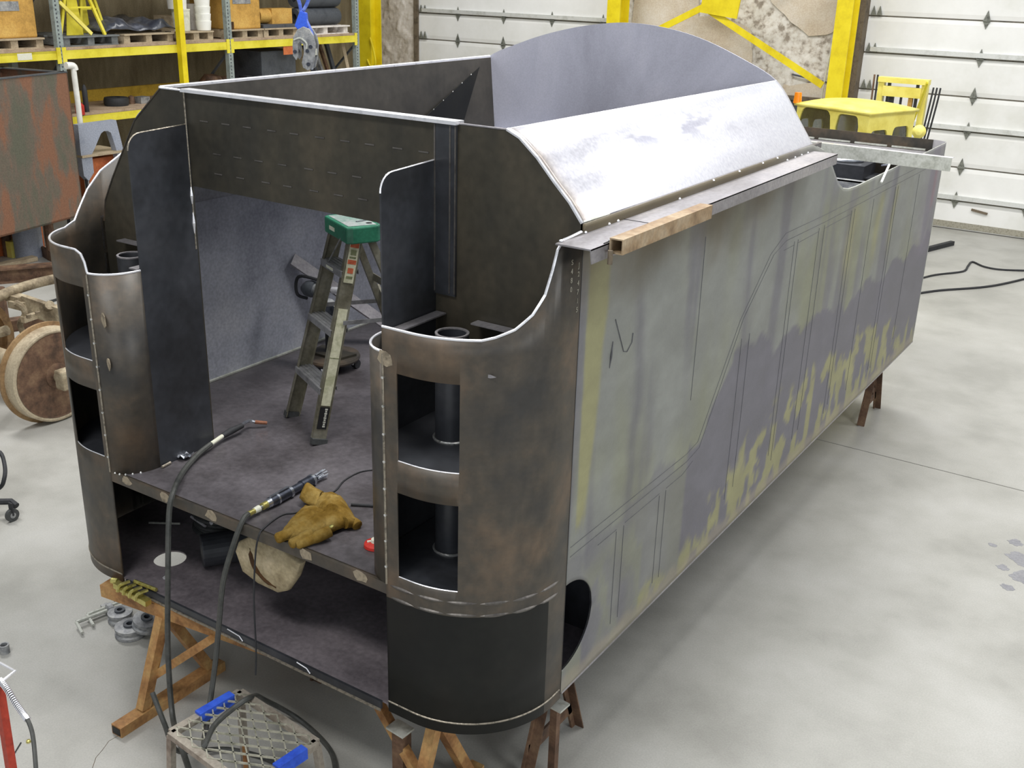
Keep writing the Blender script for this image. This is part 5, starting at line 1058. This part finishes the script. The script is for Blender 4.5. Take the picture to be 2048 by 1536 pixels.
for k, (px, w, m) in enumerate(((11.479, .05, 'pallet'), (11.705, .08, 'darkgrey'), (11.885, .06, 'cast'), (12.040, .05, 'rust_dark'), (12.198, .06, 'darkgrey'))):
    px = 11.0 + .14 * k; o = MB().bar((RX - .3, px, S2), (RX - .6, px + .04 * k - .1, 2.24), w, w).build('stored_bar', M[m]); tag(o, ['pale timber length leaning leftmost at the right end of the lower shelf', 'wide dark steel length leaning second from left under the roller pallet', 'light grey steel length leaning in the middle under the roller pallet', 'brown rusty length leaning fourth from left under the roller pallet', 'dark steel length leaning rightmost, nearest the last rack upright'][k], 'bar', 'lengths leaning in the rack')
tag(MB().bar((RX - .2, 11.609, 2.25), (RX - .1, 11.697, S2), .05, .05).build('leaning_timber', M['pallet']), 'pale diagonal timber leaning at the right end of the rack', 'timber')
tag(MB().tube(crv([(-10.62, 13.41, 2.2), (-10.55, 13.41, 2.0), (-10.50, 13.41, 1.75), (-10.6, 13.41, 1.66), (-10.7, 13.41, 1.8)], 5), .02, 7).build('yellow_sling', M['yellow_deep'], smooth=True), 'yellow sling loop hanging on the corner column', 'sling')
# ---------------------------------------------------------------- lifting clamp hanging over the rack side
lc = empty('plate_lifting_clamp', (-4.24, 5.0, 2.5), 'grey plate-lifting clamp hanging from a blue shackle and hook above the tender', 'clamp')
O = V((-4.24, 5.0, 2.74)); rot = Matrix.Rotation(.40, 3, 'Z')
def lp(x, z, y=0): return O + rot @ V((x, y, z))
body = [(-.115, .02), (-.105, .10), (-.06, .17), (.0, .20), (.06, .18), (.10, .12), (.115, .04), (.10, -.09), (.075, -.17), (.03, -.20), (-.02, -.175), (-.03, -.13), (-.005, -.04), (-.005, .03), (-.035, .06), (-.06, .04), (-.062, -.07), (-.085, -.11), (-.115, -.07)]
for y in (-.055, .03): MB().prism(body, O + rot @ V((0, y, 0)), rot @ V((1, 0, 0)), (0, 0, 1), rot @ V((0, .022, 0))).build('clamp_cheek', M['cast'], lc, bev=.006)
for x, z in ((-.09, -.03), (.035, -.02), (.04, -.14), (.07, .02)): MB().tube([lp(x, z, -.068), lp(x, z, .062)], .017, 12).build('pivot_pin', M['toolsteel'], lc)
MB().tube(crv([lp(-.095, .075, -.060), lp(-.03, .095, -.062), (lp(.03, .05, -.062)), lp(.03, 0, -.060)], 4), .009, 6).build('latch_bar', M['galv'], lc)
MB().bb(tuple(lp(.03, -.06, -.03)), tuple(lp(.10, .0, .03))).build('cam_block', M['galv'], lc)
MB().bar(lp(.03, -.19, 0), lp(.05, -.08, 0), .05, .05).build('jaw', M['stand_grey'], lc)
MB().prism([(-.07, .0), (-.02, -.05), (.06, -.03), (.05, .12), (-.01, .14)], O + V((-.02, -.03, .20)), rot @ V((1, 0, 0)), (0, 0, 1), rot @ V((0, .05, 0))).build('shackle_link', M['blue'], lc, bev=.006)
MB().tube(crv([lp(.07, .12), lp(.04, .20), lp(0, .28), lp(-.03, .34)], 4), .016, 8).build('blue_strap', M['blue_hook'], lc, smooth=True)
MB().tube(crv([lp(-.03, .31), lp(-.045, .40), lp(-.07, .50), lp(-.05, .62), lp(.03, .66), (lp(.07, .58)), lp(.045, .44), lp(-.01, .34)], 5), .017, 8).build('hook_ring', M['blue_hook'], lc, smooth=True)
MB().tube([lp(0, .64), lp(0, 2.8)], .02, 8).build('hoist_chain', M['cast'], lc)
# ---------------------------------------------------------------- yellow forklift behind the tender
fk = empty('forklift', (-.4, 10.2, 0), 'pale yellow forklift with an arched-window cab roof and amber beacon behind the tender', 'forklift')
FA = V((-1.02, 9.82, 0)); fu = V((.94, -.33, 0)); fv = V((.30, .80, 0)); FZ = 2.08
def fp(u, v, z): return FA + fu * u + fv * v + V((0, 0, z))
def fquad(us, nm, m, par=fk, th=.03):
    n_ = (us[1] - us[0]).cross(us[2] - us[1]).normalized() * th
    return MB().add(us + [p + n_ for p in us], [tuple(range(len(us)))[::-1], tuple(range(len(us), 2 * len(us)))] + [(i, (i + 1) % len(us), (i + 1) % len(us) + len(us), i + len(us)) for i in range(len(us))]).build(nm, M[m], par)
mb = MB(); n = 8
for i in range(n + 1):
    for j in range(n + 1):
        u, v = i / n, j / n; mb.v.append(fp(-.03 + 1.06 * u, -.03 + 1.06 * v, FZ + .02 + .07 * (1 - (2 * u - 1) ** 2) ** .5 * (1 - (2 * v - 1) ** 2) ** .5))
for i in range(n):
    for j in range(n): a = i * (n + 1) + j; mb.f.append((a, a + n + 1, a + n + 2, a + 1))
mb.build('roof', M['yellow_pale'], fk, smooth=True, solid=.03)
def arched(P0, P1, zt, zb, nm, arches):
    # side panel with rounded openings, assembled as lintel strips and posts
    d = P1 - P0; mb = MB(); nrm = V((d.y, -d.x, 0)).normalized() * .03
    def col(t0, t1, za0, za1):
        a, b = P0 + d * t0, P0 + d * t1
        vs = [V((a.x, a.y, zt)), V((b.x, b.y, zt)), V((b.x, b.y, za1)), V((a.x, a.y, za0))]
        mb.add(vs + [p - nrm for p in vs], [(0, 1, 2, 3), (7, 6, 5, 4), (0, 4, 5, 1), (1, 5, 6, 2), (2, 6, 7, 3), (3, 7, 4, 0)])
    def zarch(t):
        for a, b, zh in arches:
            if a < t < b:
                q = abs((t - (a + b) / 2) / ((b - a) / 2)); return zh - .22 * (1 - (1 - q ** 8) ** .5) - (.0)
        return zb
    N = 48
    for i in range(N):
        t0, t1 = i / N, (i + 1) / N; tm = (t0 + t1) / 2
        inside = any(a < tm < b for a, b, _ in arches)
        if inside:
            A_ = [x for x in arches if x[0] < tm < x[1]][0]
            e = lambda t: zarch(min(max(t, A_[0] + 1e-4), A_[1] - 1e-4))
            col(t0, t1, e(t0), e(t1))
        else: col(t0, t1, zb, zb)
    mb.build(nm, M['yellow_pale'], fk)
    for a, b, zh in arches: 
        g = [P0 + d * a, P0 + d * b]; MB().add([V((g[0].x, g[0].y, zb)) - nrm * .6, V((g[1].x, g[1].y, zb)) - nrm * .6, V((g[1].x, g[1].y, zh)) - nrm * .6, V((g[0].x, g[0].y, zh)) - nrm * .6], [(0, 1, 2, 3)]).build('cab_glass', M['glass'], fk)
arched(fp(0, 0, 0), fp(1, 0, 0), FZ + .03, 1.35, 'rear_frame', [(.05, .50, FZ - .0), (.56, .88, FZ - .02)])
arched(fp(1, 0, 0), fp(1, 1, 0), FZ + .03, 1.35, 'side_frame', [(.06, .46, FZ - .17), (.54, .92, FZ - .15)])
arched(fp(1, 1, 0), fp(0, 1, 0), FZ + .03, 1.35, 'front_frame', [(.1, .9, FZ - .10)])
arched(fp(0, 1, 0), fp(0, 0, 0), FZ + .03, 1.35, 'side_frame', [(.06, .46, FZ - .17), (.54, .92, FZ - .15)])
fquad([fp(0, 0, .25), fp(1, 0, .25), fp(1, 1, .25), fp(0, 1, .25)], 'chassis', 'yellow_pale', th=1.1)
MB().tube([fp(-.02, .02, FZ + .03), fp(-.02, .02, FZ + .15)], [.05, .04], 16).build('amber_beacon', M['amber'], fk, smooth=True)
MB().bb(tuple(fp(.38, .4, 1.35)), tuple(fp(.60, .3, FZ - .12) + V((0, .12, 0)))).build('red_seat_back', M['red'], fk)
MB().lathe([(.001, 0), (.07, .0), (.075, .04), (.04, .09), (.001, .10)], V((0.371, 9.900, 1.907)) + V((0, .05, 0)), (.2, -1, .1), 20).build('work_lamp', M['yellow_pale'], fk, smooth=True)
for u, v in ((.05, .12), (.95, .12), (.05, 1.0), (.95, 1.0)):
    p = fp(u, v, .28); MB().tube([p - fu * .09, p + fu * .09], .28, 20).build('wheel', M['dark'], fk)
MY = 11.0
ml, mr_ = V((-8.321, 11.000, 2.974)), 0
mxl, mxr = (-0.403, 11.000, 2.283)[0], (0.115, 11.000, 2.323)[0]
for x, w in ((mxl, .07), (mxl + .09, .02), (mxr, .07), (mxr - .09, .02)):
    box((x - w / 2, MY, .1), (x + w / 2, MY + .09, 2.36 if w > .05 else 2.33)).build('mast_channel', M['yellow_pale'] if w > .05 else M['dark'], fk)
box((mxl - .04, MY - .02, 2.32), (mxr + .04, MY + .11, 2.38)).build('mast_head', M['yellow_pale'], fk)
box((mxl + .03, MY - .02, 2.16), (mxr - .03, MY + .04, 2.28)).build('cross_member', M['yellow_pale'], fk)
box((mxl + .12, MY, 1.5), (mxl + .17, MY + .05, 2.2)).build('lift_cylinder', M['dark'], fk); box((mxr - .17, MY, 1.5), (mxr - .12, MY + .05, 2.2)).build('lift_cylinder', M['ochre'], fk)
box(((mxl + mxr) / 2 - .012, MY, 1.9), ((mxl + mxr) / 2 + .012, MY + .03, 2.2)).build('centre_rod', M['dark'], fk)
box((mxl + .1, MY, 1.6), (mxr - .1, MY + .06, 1.98)).build('carriage_plate', M['darkgrey'], fk)
for k in range(3): MB().tube(crv([(mxr + .10 + .04 * k, MY + .02, 2.30), (mxr + .09 + .04 * k, MY, 2.1), (mxr + .05 + .035 * k, MY - .02, 1.6), (mxr + .03 * k, MY - .02, 1.2)], 4), .011, 6).build('hydraulic_hose', M['dark'], fk)
for k in range(2): MB().tube(crv([(mxl - .06 - .04 * k, MY + .02, 2.40), (mxl - .05 - .04 * k, MY, 2.1), (mxl - .05 - .03 * k, MY - .02, 1.6)], 4), .012, 6).build('hydraulic_hose', M['rust_dark'] if k else M['dark'], fk)
for k in range(2): MB().bar((mxr + .03, MY - .03, 2.36 - .02 * k), (mxr - .12, MY - .06, 1.6), .02, .03).build('mast_stay', M['yellow'], fk)
# oily patch at the right border
for k in range(3): MB()
